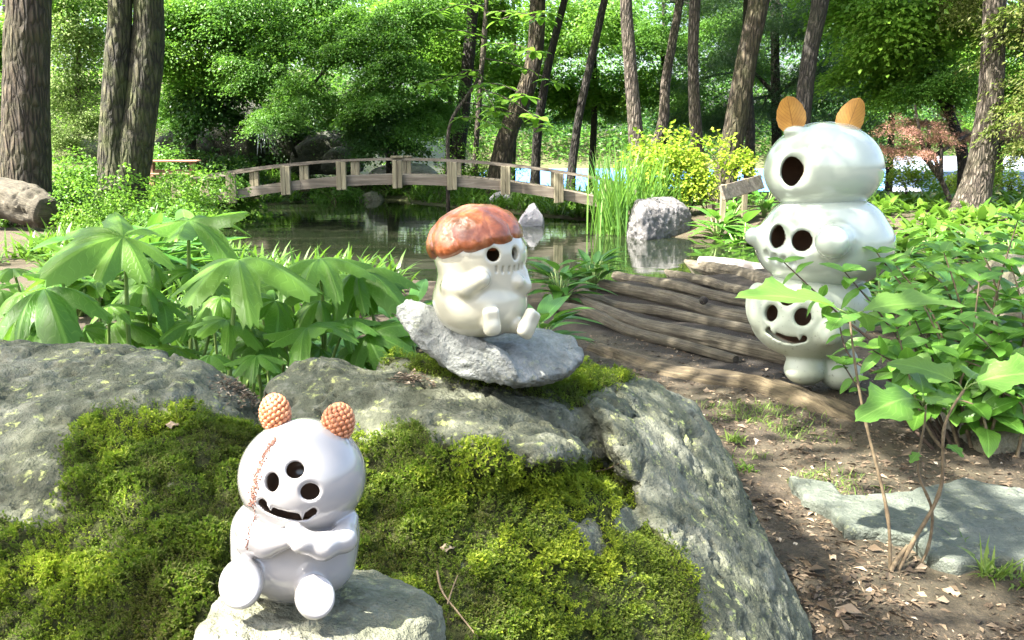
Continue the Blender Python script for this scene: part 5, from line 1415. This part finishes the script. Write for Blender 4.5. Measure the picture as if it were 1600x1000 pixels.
# single dead leaves and twigs
dl = strip_leaf('dead_leaf', 8, 4, ovw, 0.3, -0.5, 0.04, .8)
M_DEAD = clay('dead_leaf_brown', (0.22, 0.13, 0.07), (0.40, 0.29, 0.18), (0.58, 0.48, 0.36), 0.7, 25, 0.0)
dl.materials.append(M_DEAD)
for px, py, L, a, lab in ((1385, 852, .085, .2, 'curled tan dead leaf at the front edge of the stepping stone'), (1300, 885, .05, 1.2, 'small dry leaf on the path left of the sapling'), (1500, 938, .06, 2.2, 'broad brown dead leaf below the sapling near the right corner'), (1478, 890, .06, .4, 'pale curled leaf just right of the sapling base'), (1320, 965, .055, 4.0, 'orange-brown dead leaf at the bottom of the path'),
                         (1098, 606, .075, .1, 'pale dead leaf on the ground behind the right shoulder of the boulder'), (1180, 800, .05, 3.0, 'bleached leaf lying on the path beside the boulder'), (1215, 852, .04, 1.0, 'small pale leaf scrap beside the lower boulder edge')):
    q = gp(px, py, 0.0); q[2] = float(ground_z(q[0:1], q[1:2])[0]) + .012
    o = ob('dead_leaf', dl, None, None, orient(q, (math.cos(a), math.sin(a), .1), (rng.normal(0, .3), -.4, 1), (L * .8, L, L)))
    tag(o, lab, 'dead leaf', 'dead leaves on the path')
def on_rock(px, py): return trace(boulder_f, px, py)
for pts, r, lab in (([(684, 898), (692, 930), (716, 962), (748, 1002)], .0026, 'bare twig leaning on the moss right of the flat stone'), ([(930, 742), (948, 738), (966, 730)], .0022, 'short pale twig on the boulder below the ledge tip'), ([(700, 950), (708, 925), (716, 905)], .002, 'stubby twig rising from the moss beside the long twig')):
    P = spline([on_rock(*q) + np.array([0, -.012, .014]) for q in pts], 12)
    tag(ob('twig', mesh_np('twig', *tube(P, np.linspace(r, r * .6, 12), 6, True, .2, 5, (60, 60, 60))), M_STEM), lab, 'twig')
for px, py, lab in ((262, 668, 'pale crumpled leaf scrap lying on the moss left of the pearly figurine'), (688, 860, 'small pale petal on the moss right of the folded arms')):
    q = on_rock(px, py) + np.array([0, -.012, .012])
    tag(ob('leaf_scrap', dl, None, None, orient(q, (1, 0, .2), (0, -.6, .8), (.025, .03, .03))), lab, 'leaf scrap')
# ------------------------------------------------------------------ trees
def crown_mesh(name, seed, rx, rz, ncl, nl, L, aspect, spread, flat, mat, droop=0.5, shell=0.45):
    r_ = np.random.default_rng(seed)
    nlimb = max(7, ncl // 9); pl = ncl // nlimb; ncl = nlimb * pl
    az = np.arange(nlimb) * 2.4 + r_.normal(0, .4, nlimb); el = r_.uniform(-.45, 1.05, nlimb) * (rz / rx + .25); ln = rx * r_.uniform(.45, 1.15, nlimb)
    tt = np.sort(r_.uniform(.12, 1.0, (nlimb, pl)) ** .75, 1)
    hd = np.stack([np.cos(az), np.sin(az), np.tan(np.clip(el, -1, 1.1))], 1)
    c = hd[:, None, :] * (ln[:, None] * tt)[..., None]
    side = np.stack([-np.sin(az), np.cos(az), 0 * az], 1)
    c = c + side[:, None, :] * (r_.normal(0, .22, (nlimb, pl)) * ln[:, None] * tt)[..., None]
    c[..., 2] += r_.normal(0, .06 * rx, (nlimb, pl)) - .30 * droop * ln[:, None] * tt ** 2
    c = c.reshape(-1, 3)
    cs = np.repeat(c, nl, 0); n = len(cs)
    s = np.repeat(spread * r_.uniform(.6, 1.3, ncl), nl)
    off = r_.normal(size=(n, 3)) * np.stack([s, s, s * flat], 1)
    out = np.repeat(unit(c * np.array([1, 1, 0.05]) + 1e-3), nl, 0)
    off[:, 2] -= droop * ((off[:, :2] * out[:, :2]).sum(1)) * 0.6 + 0.25 * (off[:, 0] ** 2 + off[:, 1] ** 2) / np.maximum(s, .05)
    P = cs + off
    dr = unit(off * np.array([1, 1, .3]) + out * s[:, None] * 0.8 + r_.normal(size=(n, 3)) * s[:, None] * 0.7); dr[:, 2] -= 0.3 * droop; dr = unit(dr)
    N_ = unit(np.array([0, 0, 1.0]) + out * 0.25 + r_.normal(0, .45, (n, 3)))
    tint = np.clip(np.repeat(r_.uniform(0, 1, ncl), nl) * .6 + r_.uniform(0, .4, n), 0, 1)
    l = L * r_.uniform(.6, 1.2, n)
    V, F, tv = leafcards(P, dr, N_, l, l * aspect, .3, tint)
    me = mesh_np(name, V, F, False, {'tint': ('FLOAT', 'POINT', tv)})
    me.materials.append(mat)
    return me
FOL = dict(
    maple=foliage('maple_leaf', (0.035, 0.115, 0.016), (0.13, 0.27, 0.045), 0.45, 0.4),
    bright=foliage('bright_leaf', (0.055, 0.165, 0.02), (0.22, 0.37, 0.045), 0.5, 0.45),
    dark=foliage('dark_leaf', (0.014, 0.045, 0.012), (0.045, 0.11, 0.03), 0.35, 0.4),
    needle=foliage('needle', (0.010, 0.035, 0.016), (0.035, 0.08, 0.035), 0.2, 0.45),
    pale=foliage('pale_leaf', (0.12, 0.18, 0.05), (0.30, 0.38, 0.13), 0.45, 0.5),
    red=foliage('red_leaf', (0.34, 0.14, 0.12), (0.55, 0.30, 0.26), 0.45, 0.5),
    olive=foliage('olive_leaf', (0.08, 0.105, 0.025), (0.22, 0.235, 0.06), 0.45, 0.5),
    yellow=foliage('yellow_leaf', (0.16, 0.27, 0.02), (0.40, 0.46, 0.05), 0.5, 0.45))
CM = dict(
    maple=[crown_mesh('bough', 1, 1.5, .9, 150, 62, .125, .30, .27, .16, FOL['maple'], .7), crown_mesh('bough', 2, 1.7, .8, 160, 62, .125, .30, .28, .16, FOL['maple'], .8)],
    bright=[crown_mesh('bough', 3, 1.5, 1.0, 130, 48, .16, .34, .28, .28, FOL['bright'], .5), crown_mesh('bough', 4, 1.6, .8, 130, 48, .16, .34, .30, .25, FOL['bright'], .6)],
    dark=[crown_mesh('bough', 5, 1.8, 1.2, 150, 60, .16, .34, .34, .3, FOL['dark'], .5)],
    needle=[crown_mesh('bough', 6, 2.0, .9, 150, 110, .13, .07, .34, .16, FOL['needle'], .6)],
    pale=[crown_mesh('bough', 7, 1.4, 1.5, 130, 50, .12, .30, .28, .4, FOL['pale'], .4)],
    red=[crown_mesh('bough', 8, 1.5, 1.0, 80, 40, .11, .28, .27, .22, FOL['red'], .6)],
    olive=[crown_mesh('bough', 9, 1.2, 1.0, 100, 44, .15, .20, .24, .35, FOL['olive'], 1.2)],
    bushb=[crown_mesh('bough', 21, .55, .5, 44, 16, .085, .36, .13, .5, FOL['bright'], .4)],
    bushm=[crown_mesh('bough', 22, .55, .5, 44, 16, .095, .32, .13, .5, FOL['maple'], .4)],
    bushd=[crown_mesh('bough', 23, .6, .5, 44, 18, .10, .36, .14, .5, FOL['dark'], .4)],
    yellow=[crown_mesh('bough', 10, .45, .42, 40, 14, .10, .38, .12, .5, FOL['yellow'], .4)],
    shade=[crown_mesh('crown', 13, 3.0, 1.5, 110, 42, .17, .36, .50, .3, FOL['bright'], .5), crown_mesh('crown', 14, 3.2, 1.5, 110, 42, .17, .36, .50, .3, FOL['bright'], .5)],
    high=[crown_mesh('crown', 11, 3.0, 1.7, 150, 60, .20, .36, .55, .3, FOL['bright'], .5), crown_mesh('crown', 12, 3.2, 1.6, 150, 60, .20, .36, .55, .3, FOL['maple'], .5)])
NB = [0]
def bough(o, px, py, Y, s, kind, pos=None):
    c = at(px, py, Y) if pos is None else np.array(pos, float)
    NB[0] += 1
    me = CM[kind][NB[0] % len(CM[kind])]
    M_ = Matrix.Translation(Vector(c)) @ Matrix.Rotation(NB[0] * 2.1, 4, 'Z') @ Matrix.Rotation(rng.normal(0, .12), 4, 'X') @ Matrix.Diagonal((s, s, s * rng.uniform(.85, 1.1), 1))
    ob('crown', me, None, o, M_)
    return c
def trunk_mesh(P, r, seg=22, flare=0.5, seed=0, rough=.10, nring=60):
    Q = spline(P, nring); n = len(Q)
    L = np.concatenate([[0], np.cumsum(np.linalg.norm(np.diff(Q, axis=0), axis=1))])
    rr = np.interp(np.linspace(0, 1, n), np.linspace(0, 1, len(r)), r)
    rr = rr * (1 + flare * np.exp(-L / (rr[0] * 1.6)))
    V, F = tube(Q, rr, seg, True)
    C = np.concatenate([np.repeat(Q, seg, axis=0), Q[:1], Q[-1:]])
    d = V - C
    lo = 1 + rough * fbm(V * np.array([2.2, 2.2, .8]) + seed, 3, seed) + 0.07 * fbm(V * np.array([14, 14, 2.5]), 3, seed + 4)
    return mesh_np('trunk', C + d * lo[:, None], F, True)
def tree(name, label, px_path, Y, widths, mat, boughs=(), top=8.5, cat='tree', group='trees around the pond', flare=.45, crowns=(), base_z=None, limbs=()):
    P = [at(x, y, Y + (q[0] if q else 0)) for x, y, *q in px_path]
    b = P[0].copy(); gz = float(ground_z(b[0], b[1], False)) if base_z is None else base_z
    if b[2] > gz: P = [np.array([b[0] - (P[1][0] - b[0]) * .05, b[1], gz - .1])] + P
    else: P[0][2] = gz - .1
    o = thing(name, label, cat, (P[0][0], P[0][1], gz), group)
    d = unit((P[-1] - P[-2])[None])[0]; d = unit((d + np.array([0, 0, .8]))[None])[0]
    if top > P[-1][2] + .5: P = P + [P[-1] + d * (top - P[-1][2]) * .5, P[-1] + d * (top - P[-1][2])]
    sc = Y / FPX / 2
    r = [w * sc for w in widths]; r = r + [r[-1] * .6]
    ob('trunk', trunk_mesh(P, r, flare=flare, seed=int(abs(b[0]) * 7) + 3), mat, o)
    for lp, w0, w1 in limbs:
        Q = spline([at(x, y, Y + (q[0] if q else 0)) for x, y, *q in lp], 24)
        ob('branch', mesh_np('branch', *tube(Q, np.linspace(w0, w1, 24) * sc, 10, True, .15, 7, (4, 4, 2))), mat, o)
    anchor = np.array(P[-2] if top > 3 else P[-1])
    cs = [bough(o, *bb) for bb in boughs] + [bough(o, 0, 0, 0, s, k, pos=np.array(P[-1]) + np.array(off)) for off, s, k in crowns]
    for c in cs[:6]:
        i = int(np.argmin([np.linalg.norm(q - c) + 1.5 * abs(q[2] - (c[2] - .8)) for q in P])); s_ = np.array(P[i])
        m_ = (s_ + c) / 2 + np.array([0, 0, .25])
        ob('branch', mesh_np('branch', *tube(spline([s_, m_, c], 10), np.linspace(.055, .012, 10) * (Y / 24 + .2), 7, True, .1, 5)), mat, o)
    return o
H = lambda s=1.0, k='shade': [((0, 0, .5), s, k), ((1.8, .8, -.6), .75 * s, k), ((-1.6, .2, -.3), .7 * s, k)]
tree('oak_tree', 'thick straight trunk with deeply furrowed bark at the far left edge', [(38, 340), (40, 200), (42, 60), (44, 0)], 16.6, [78, 68, 66, 64, 60], M_BARK_A, top=10, flare=.25, crowns=H(1.2))
tw = tree('twin_trunk_tree', 'mossy twin trunk fused at the base behind the red picnic table', [(190, 300), (212, 215), (228, 100), (232, 0)], 20.5, [66, 62, 50, 44, 42], M_BARK_B, top=10, flare=.35, crowns=H(1.1))
Q = [at(x, y, 20.3) for x, y in ((180, 296), (176, 220), (183, 100), (188, 0), (186, -120))]
ob('second_trunk', trunk_mesh(Q, [.34, .29, .27, .25, .22], flare=.3, seed=8), M_BARK_B, tw)
T = 'trees around the pond'
tree('slim_tree', 'straight dark trunk with a pale left edge behind the bridge middle', [(714, 262), (724, 170), (735, 60), (740, 0)], 29.0, [26, 22, 18, 15], M_BARK_D, crowns=H())
tree('slim_tree', 'thin brown stem just right of the dark trunk behind the bridge', [(742, 262), (748, 170), (756, 60), (760, 0)], 28.4, [9, 8, 7, 6], M_BARK_C, crowns=[((0, 0, 0), .7, 'high')])
tree('curved_tree', 'brown trunk curving up from lower left to upright above the bridge', [(780, 272), (795, 205), (822, 140), (836, 80), (840, 0)], 26.0, [34, 31, 28, 24, 22], M_BARK_A, crowns=H())
tree('slim_tree', 'slim leaning trunk right behind the curved trunk', [(836, 282), (841, 200), (855, 110), (872, 40), (884, -10)], 28.5, [16, 14, 12, 10], M_BARK_D, crowns=H(.9))
tree('slim_tree', 'dark trunk bending right between the curved trunk and the reeds', [(893, 272), (905, 180), (920, 110), (940, 20), (946, -10)], 25.5, [15, 13, 12, 10], M_BARK_D, crowns=H(.9))
tree('slim_tree', 'pale barked straight trunk rising behind the reeds', [(997, 280), (992, 190), (984, 90), (978, 0)], 19.5, [27, 23, 19, 17], M_BARK_C, crowns=H())
tree('crooked_tree', 'crooked trunk with a sunlit hollow base behind the tall reeds', [(1014, 268), (1036, 190), (1040, 130), (1052, 60), (1062, 0)], 23.5, [20, 17, 14, 12], M_BARK_C, crowns=H(.9))
tree('slim_tree', 'upright brown trunk behind the yellow-green bush', [(1092, 275), (1086, 180), (1083, 90), (1086, 0)], 20.5, [23, 19, 17, 16], M_BARK_C, crowns=H())
tree('leaning_tree', 'thick sunlit trunk leaning right beside the plank bench', [(1130, 296), (1148, 200), (1165, 100), (1186, 0)], 19.2, [40, 36, 31, 30], M_BARK_A, crowns=H(1.1))
tree('slim_tree', 'thin black trunk in shade right behind the leaning trunk', [(1170, 290), (1172, 200), (1166, 90), (1168, 0)], 26.0, [18, 16, 13, 12], M_BARK_D, crowns=[((0, 0, 0), .8, 'high')])
tree('slim_tree', 'dark trunk rising behind the left leaf ear of the sculpture', [(1246, 300), (1254, 180), (1266, 80), (1282, 0)], 18.5, [28, 26, 24, 26], M_BARK_D, crowns=H())
tree('pine_tree', 'dark fine-needled evergreen filling the gap behind the sculpture', [(1215, 290), (1212, 150), (1210, 0)], 30.0, [18, 15, 12], M_BARK_D,
     [(1225, 40, 29, 1.0, 'needle'), (1300, 110, 29.5, 1.05, 'needle'), (1130, 90, 30.5, .9, 'needle'), (1190, 170, 30, 1.0, 'needle'), (1290, 200, 30, .9, 'needle'), (1120, 190, 31, .9, 'needle'), (1300, 0, 29.5, 1.0, 'needle'), (1140, 0, 31, 1., 'needle')], top=7)
tree('grey_tree', 'pale patchy grey trunk bulging towards its base at right', [(1512, 340), (1530, 270), (1547, 160), (1552, 60), (1554, 0)], 17.5, [50, 40, 34, 32, 30], M_BARK_C, crowns=H(1.1), flare=.3)
tree('maple_tree', 'maple with dark forked stem and white sunlit patch left of the grey trunk', [(1505, 330), (1505, 250), (1488, 190), (1460, 120), (1450, 40)], 19.5, [20, 17, 14, 11, 8], M_BARK_D,
     [(1400, 60, 19.5, .8, 'bright'), (1470, 30, 20, .85, 'bright'), (1350, 20, 20.5, .8, 'bright'), (1440, 130, 20, .7, 'bright'), (1350, 110, 21, .6, 'bright'), (1480, 130, 19, .55, 'maple'), (1410, 120, 21, .6, 'maple')], top=6)
tree('red_maple', 'small maple with pinkish red leaves behind the sculpture', [(1485, 318), (1470, 280), (1450, 250), (1440, 225)], 18.4, [9, 8, 6, 5], M_BARK_C, [(1415, 200, 18.2, .36, 'red'), (1468, 214, 18.4, .34, 'red'), (1392, 232, 18.8, .34, 'red'), (1440, 236, 18.0, .28, 'red'), (1590, 200, 20.5, .45, 'red'), (1450, 190, 19.5, .45, 'red'), (1500, 205, 19.5, .4, 'red')], top=2.3)
tree('weeping_maple', 'weeping maple with olive feathery leaves at the right edge', [(1640, 340), (1630, 220), (1610, 100), (1600, 0)], 17.2, [22, 18, 14, 10], M_BARK_C,
     [(1605, 40, 17, .75, 'olive'), (1545, -10, 18.4, .6, 'olive'), (1620, 150, 17, .6, 'olive'), (1610, 235, 17, .45, 'olive'), (1500, 10, 18.4, .4, 'olive')], top=5)
# left maples; low dark-leaf boughs stand in for the shade under them
tree('maple_tree', 'pale layered maple leaning over the bridge from behind the rockery', [(470, 262), (455, 190), (440, 100), (450, 20)], 30.8, [22, 18, 15, 12], M_BARK_D,
     [(455, 60, 25.5, .7, 'maple'), (400, 110, 25.2, .6, 'maple'), (470, 150, 24.8, .6, 'maple'), (425, 185, 24.2, .5, 'maple'), (540, 80, 25, .65, 'maple'), (380, 30, 26, .9, 'maple'), (500, 10, 26, .95, 'maple'), (540, 170, 25.5, .6, 'maple'), (440, 215, 31.5, .7, 'dark'), (520, 215, 31.5, .8, 'dark'), (480, 60, 29, .9, 'bright'), (380, 100, 29, .8, 'bright')], top=6.5)
tree('maple_tree', 'dense maple hanging over the middle of the bridge', [(612, 262), (605, 180), (598, 90), (610, 0)], 29.8, [20, 17, 14, 11], M_BARK_D,
     [(600, 40, 25, .7, 'maple'), (645, 110, 25, .65, 'maple'), (580, 150, 24.6, .65, 'maple'), (640, 190, 25.5, .6, 'maple'), (590, 215, 25.5, .6, 'dark'), (660, 30, 26, .85, 'maple'), (680, 170, 26.5, .6, 'maple'), (600, 200, 31.5, .9, 'dark'), (650, 50, 29, .9, 'bright'), (560, 60, 29, .9, 'bright')], top=6.5)
tree('maple_tree', 'bright maple between the twin trunk and the rockery', [(300, 255), (300, 180), (310, 90), (300, 0)], 27, [16, 14, 11, 9], M_BARK_D,
     [(300, 40, 26.5, .95, 'maple'), (270, 110, 26, .7, 'bright'), (340, 110, 26.5, .85, 'maple'), (330, 170, 27, .75, 'dark'), (270, 180, 27, .6, 'maple'), (350, 20, 27, .9, 'bright'), (260, 30, 26, .7, 'bright')], top=6.5)
tree('pale_tree', 'pale airy tree in sunlight between the two big left trunks', [(118, 262), (120, 180), (122, 80), (118, 0)], 28, [10, 9, 8, 7], M_BARK_C,
     [(118, 60, 27.5, 1.0, 'pale'), (105, 150, 28, .9, 'pale'), (140, 190, 27.5, .6, 'pale'), (100, 225, 27, .5, 'pale'), (120, 0, 28, 1.0, 'bright')], top=6.5)
for i, (px, Y, lab, bs) in enumerate((
        (5, 30, 'leafy tree glimpsed at the extreme left edge behind the furrowed trunk', [(5, 60, 29, .9, 'bright'), (10, 160, 29, .8, 'bright'), (-30, 100, 30, 1., 'maple')]),
        (700, 33, 'bright tree behind the straight dark trunk', [(705, 90, 32, .95, 'bright'), (760, 30, 32, 1., 'bright'), (700, 190, 33, .8, 'maple'), (660, 60, 33, .9, 'dark')]),
        (800, 36, 'sunny tree behind the curved trunk', [(790, 120, 35, 1.0, 'bright'), (850, 50, 35, 1.0, 'bright'), (800, 180, 36, .7, 'maple'), (870, 150, 36, .9, 'bright')]),
        (925, 35, 'sunny tree between the curved trunk and the pale straight one', [(920, 60, 34, 1.0, 'bright'), (940, 150, 35, .9, 'bright'), (900, 175, 36, .6, 'maple'), (960, 180, 36, .55, 'bright'), (960, 20, 35, .9, 'maple')]),
        (1035, 34, 'green tree filling the space above the yellow-green bush', [(1030, 60, 33, .95, 'maple'), (1060, 150, 33, .8, 'maple'), (1010, 150, 34, .8, 'bright'), (1130, 40, 34, .9, 'maple'), (1240, 30, 35, 1.0, 'maple'), (1180, 110, 35, .8, 'maple'), (1060, 185, 34, .55, 'bright'), (1120, 190, 35, .55, 'maple')]),
        (1390, 36, 'green tree in the background above the red maple', [(1370, 160, 35, .8, 'maple'), (1340, 215, 35, .7, 'dark'), (1400, 90, 35, .9, 'bright'), (1330, 60, 36, .9, 'maple'), (1300, 140, 36, .9, 'dark'), (1450, 20, 35, .9, 'bright'), (1520, 60, 34, .9, 'maple'), (1560, 140, 34, .9, 'bright'), (1520, 210, 34, .55, 'bright')]),
        (1560, 28, 'yellowish tree in the background right of the grey trunk', [(1570, 60, 27, .9, 'bright'), (1600, 150, 27, .8, 'bright'), (1500, 100, 28, .8, 'bright'), (1580, 215, 28, .6, 'olive')]))):
    tree('background_tree', lab, [(px, 268), (px + 4, 150), (px + 2, 0)], Y, [13, 11, 9], M_BARK_D, bs, top=6.5, group='background trees')
# big-leaved branch hanging in front of the bridge trees
mg = tree('big_leaved_tree', 'young tree with very large pale leaves hanging above the bridge', [(700, 262), (705, 190), (752, 110), (760, 0)], 21.5, [6, 6, 5, 4], M_BARK_C, top=5.5)
for bx_, by_, dx, dy in ((752, 110, -60, 20), (756, 60, -70, -10), (756, 70, 80, 10), (750, 130, 70, 20), (750, 120, -80, 10), (758, 20, 90, 10), (758, 10, -80, 10), (745, 125, 30, 50), (750, 90, 120, 40), (758, 40, 100, -20), (705, 185, 70, 10), (725, 160, 130, 40), (740, 135, 100, 50)):
    a, b = at(bx_, by_, 21.5), at(bx_ + dx, by_ + dy, 21.5 - U(0, 1.2))
    Pm = spline([a, (a + b) / 2 + [0, 0, .1], b], 8)
    ob('branch', mesh_np('branch', *tube(Pm, np.linspace(.018, .007, 8), 5)), M_BARK_C, mg)
    for k in range(4):
        q = Pm[[2, 4, 6, 7][k]]
        for j in range(7 if k == 3 else 4):
            az = j * 1.25 + U(0, .6)
            leafy(mg, MAG[j % 2], q, (math.cos(az), math.sin(az), U(-.3, .15)), (rng.normal(0, .2), -.15, 1), U(.30, .44))
# bushes
def bush(px, Y, h, kind, s, label, n=3, group='bushes around the pond'):
    x = at(px, 300, Y)[0]; gz = float(ground_z(x, Y, False))
    o = thing('bush', label, 'bush', (x, Y, gz), group)
    st = []
    for k in range(5): st.append(tube(spline([(x + rng.normal(0, .06), Y + rng.normal(0, .06), gz - .03), (x + rng.normal(0, .15), Y + rng.normal(0, .15), gz + h * .5), (x + rng.normal(0, .3), Y + rng.normal(0, .3), gz + h)], 8), np.linspace(.018, .006, 8), 5))
    ob('stems', mesh_np('stems', *join(st)), M_STEMD, o)
    for k in range(n): bough(o, 0, 0, 0, s, kind, pos=(x + rng.normal(0, .25) * s * 2, Y + rng.normal(0, .2), gz + h * U(.55, 1.0)))
    return o
bush(1075, 17.6, 1.05, 'yellow', 1.05, 'bright yellow-green bush behind the dark-fronted boulder', 6)
bush(1110, 17.2, .55, 'yellow', .8, 'low yellow-green bush between the boulder and the plank bench', 3)
bush(1340, 24, .6, 'bushb', 1.12, 'light green bush on the far side of the sculpture', 2)
bush(318, 18.0, .35, 'bushb', 1.06, 'sunlit bush at the left end of the bridge', 3)
bush(345, 20.5, .7, 'bushm', 1.12, 'leafy bush around the left bridge post', 3)
bush(205, 17.5, .3, 'bushb', 0.96, 'light green weeds at the foot of the red picnic table', 3)
bush(110, 21, .7, 'bushm', 1.12, 'green bush between the two big left trunks', 3)
bush(60, 20, .5, 'bushb', 0.96, 'light bush right behind the fallen log', 2)
bush(240, 25.5, .7, 'bushm', 1.12, 'bush behind the red picnic table', 3)
bush(330, 26.5, .8, 'bushd', 1.28, 'dark bush under the rockery', 3)
bush(520, 27.5, .8, 'bushm', 1.02, 'bush behind the left part of the bridge railing', 3)
bush(700, 28.5, .8, 'bushb', 0.96, 'bright bush seen through the middle of the railing', 3)
bush(760, 29, .7, 'bushm', 0.96, 'bush seen through the railing right of its middle', 3)
bush(905, 24.5, .2, 'bushb', 0.6, 'low sunlit bush behind the right end of the railing', 3)
bush(1500, 24, .5, 'bushb', 1.06, 'light green bush left of the grey trunk base', 3)
bush(1580, 22, .5, 'yellow', .8, 'yellowish bush right of the grey trunk base', 4)
bush(1420, 24, .5, 'yellow', .8, 'yellowish bush in front of the white building', 4)
bush(338, 18.9, .55, 'bushb', 1.0, 'sprawling light green bush hiding the left bridge end', 4)
bush(265, 15.5, .22, 'bushm', 1.0, 'weedy bush between the hostas and the red picnic table', 4)
bush(165, 15.0, .3, 'bushb', .7, 'light weeds in front of the twin trunk', 3)
bush(105, 17.0, .6, 'bushm', 1.0, 'green bush right of the fallen log', 3)
# woodland masses
def wood_mass(name, label, ncl, nl, L, spread, mat, fn, seed):
    r_ = np.random.default_rng(seed)
    c = np.array([fn(r_) for _ in range(ncl)])
    cs = np.repeat(c, nl, 0); n = len(cs)
    off = r_.normal(size=(n, 3)) * np.array([spread, spread, spread * .4]); off[:, 2] -= .2 * (off[:, 0] ** 2 + off[:, 1] ** 2) / spread
    V, F, tv = leafcards(cs + off, unit(r_.normal(size=(n, 3)) * [1, 1, .5]), unit(r_.normal(0, .5, (n, 3)) + [0, -.2, 1]), L * r_.uniform(.6, 1.2, n), L * .33, .3, np.clip(np.repeat(r_.uniform(0, 1, ncl), nl) * .7 + r_.uniform(0, .3, n), 0, 1))
    tag(ob(name, mesh_np(name, V, F, False, {'tint': ('FLOAT', 'POINT', tv)}), mat), label, 'woodland', kind='stuff')
def fa(r_):
    x = r_.uniform(-64, -10); y = r_.uniform(38, 58); return x, y, float(ground_z(x, y, False)) + r_.uniform(.3, 11)
wood_mass('far_woodland', 'far mass of sunlit woodland leaves beyond the left trees', 2000, 42, .26, .75, FOL['bright'], fa, 5)
def fb(r_):
    x = r_.uniform(-60, 140); y = r_.uniform(200, 235); return x, y, -1.7 + abs(r_.normal(0, 1)) * 12
wood_mass('lakeside_woodland', 'far wooded shore across the pale blue lake', 1800, 32, 1.1, 3.2, FOL['maple'], fb, 6)
def fc(r_):
    x = r_.uniform(-13, 34); y = r_.uniform(36, 48); return x, y, r_.uniform(3.0, 9.5)
wood_mass('upper_woodland', 'upper leaf mass closing the view above the lake', 1150, 42, .24, .7, FOL['maple'], fc, 7)
# tall trees whose crowns shade the boulder and the path from above
for nm, lab, base, top, cs in (('shade_tree', 'tall tree standing behind the viewer whose crown shades the boulder', (-4.6, -1.6, 0), 8.0, [(-4.3, 0.9, 6.9, .6), (-5.3, 3.3, 7.2, .7), (-2.6, -.9, 7.2, .5)]),
                               ('shade_tree', 'tall tree beside the bare path whose crown shades the right path', (-2.2, -3.2, 0), 9.0, [(-1.2, 3.4, 7.6, .75), (-3.6, 4.6, 8.2, .8), (-1.6, 6.6, 8.6, .6), (.4, 1.4, 8.0, .7), (-4.5, 5.5, 7.6, .75), (-3.3, 6.4, 7.8, .65)])):
    o = thing(nm, lab, 'tree', base, 'tall shade trees')
    ob('trunk', trunk_mesh([np.array(base, float), np.array([base[0] + .1, base[1] + .2, 3]), np.array([base[0] + .3, base[1] + .6, top])], [.25, .2, .12]), M_BARK_A, o)
    for x, y, z, s in cs:
        bough(o, 0, 0, 0, s, 'shade', pos=(x, y, z))
        ob('branch', mesh_np('branch', *tube(spline([(base[0] + .2, base[1] + .4, 4.5), ((base[0] + x) / 2, (base[1] + y) / 2, z - .6), (x, y, z)], 10), np.linspace(.09, .02, 10), 7)), M_BARK_A, o)
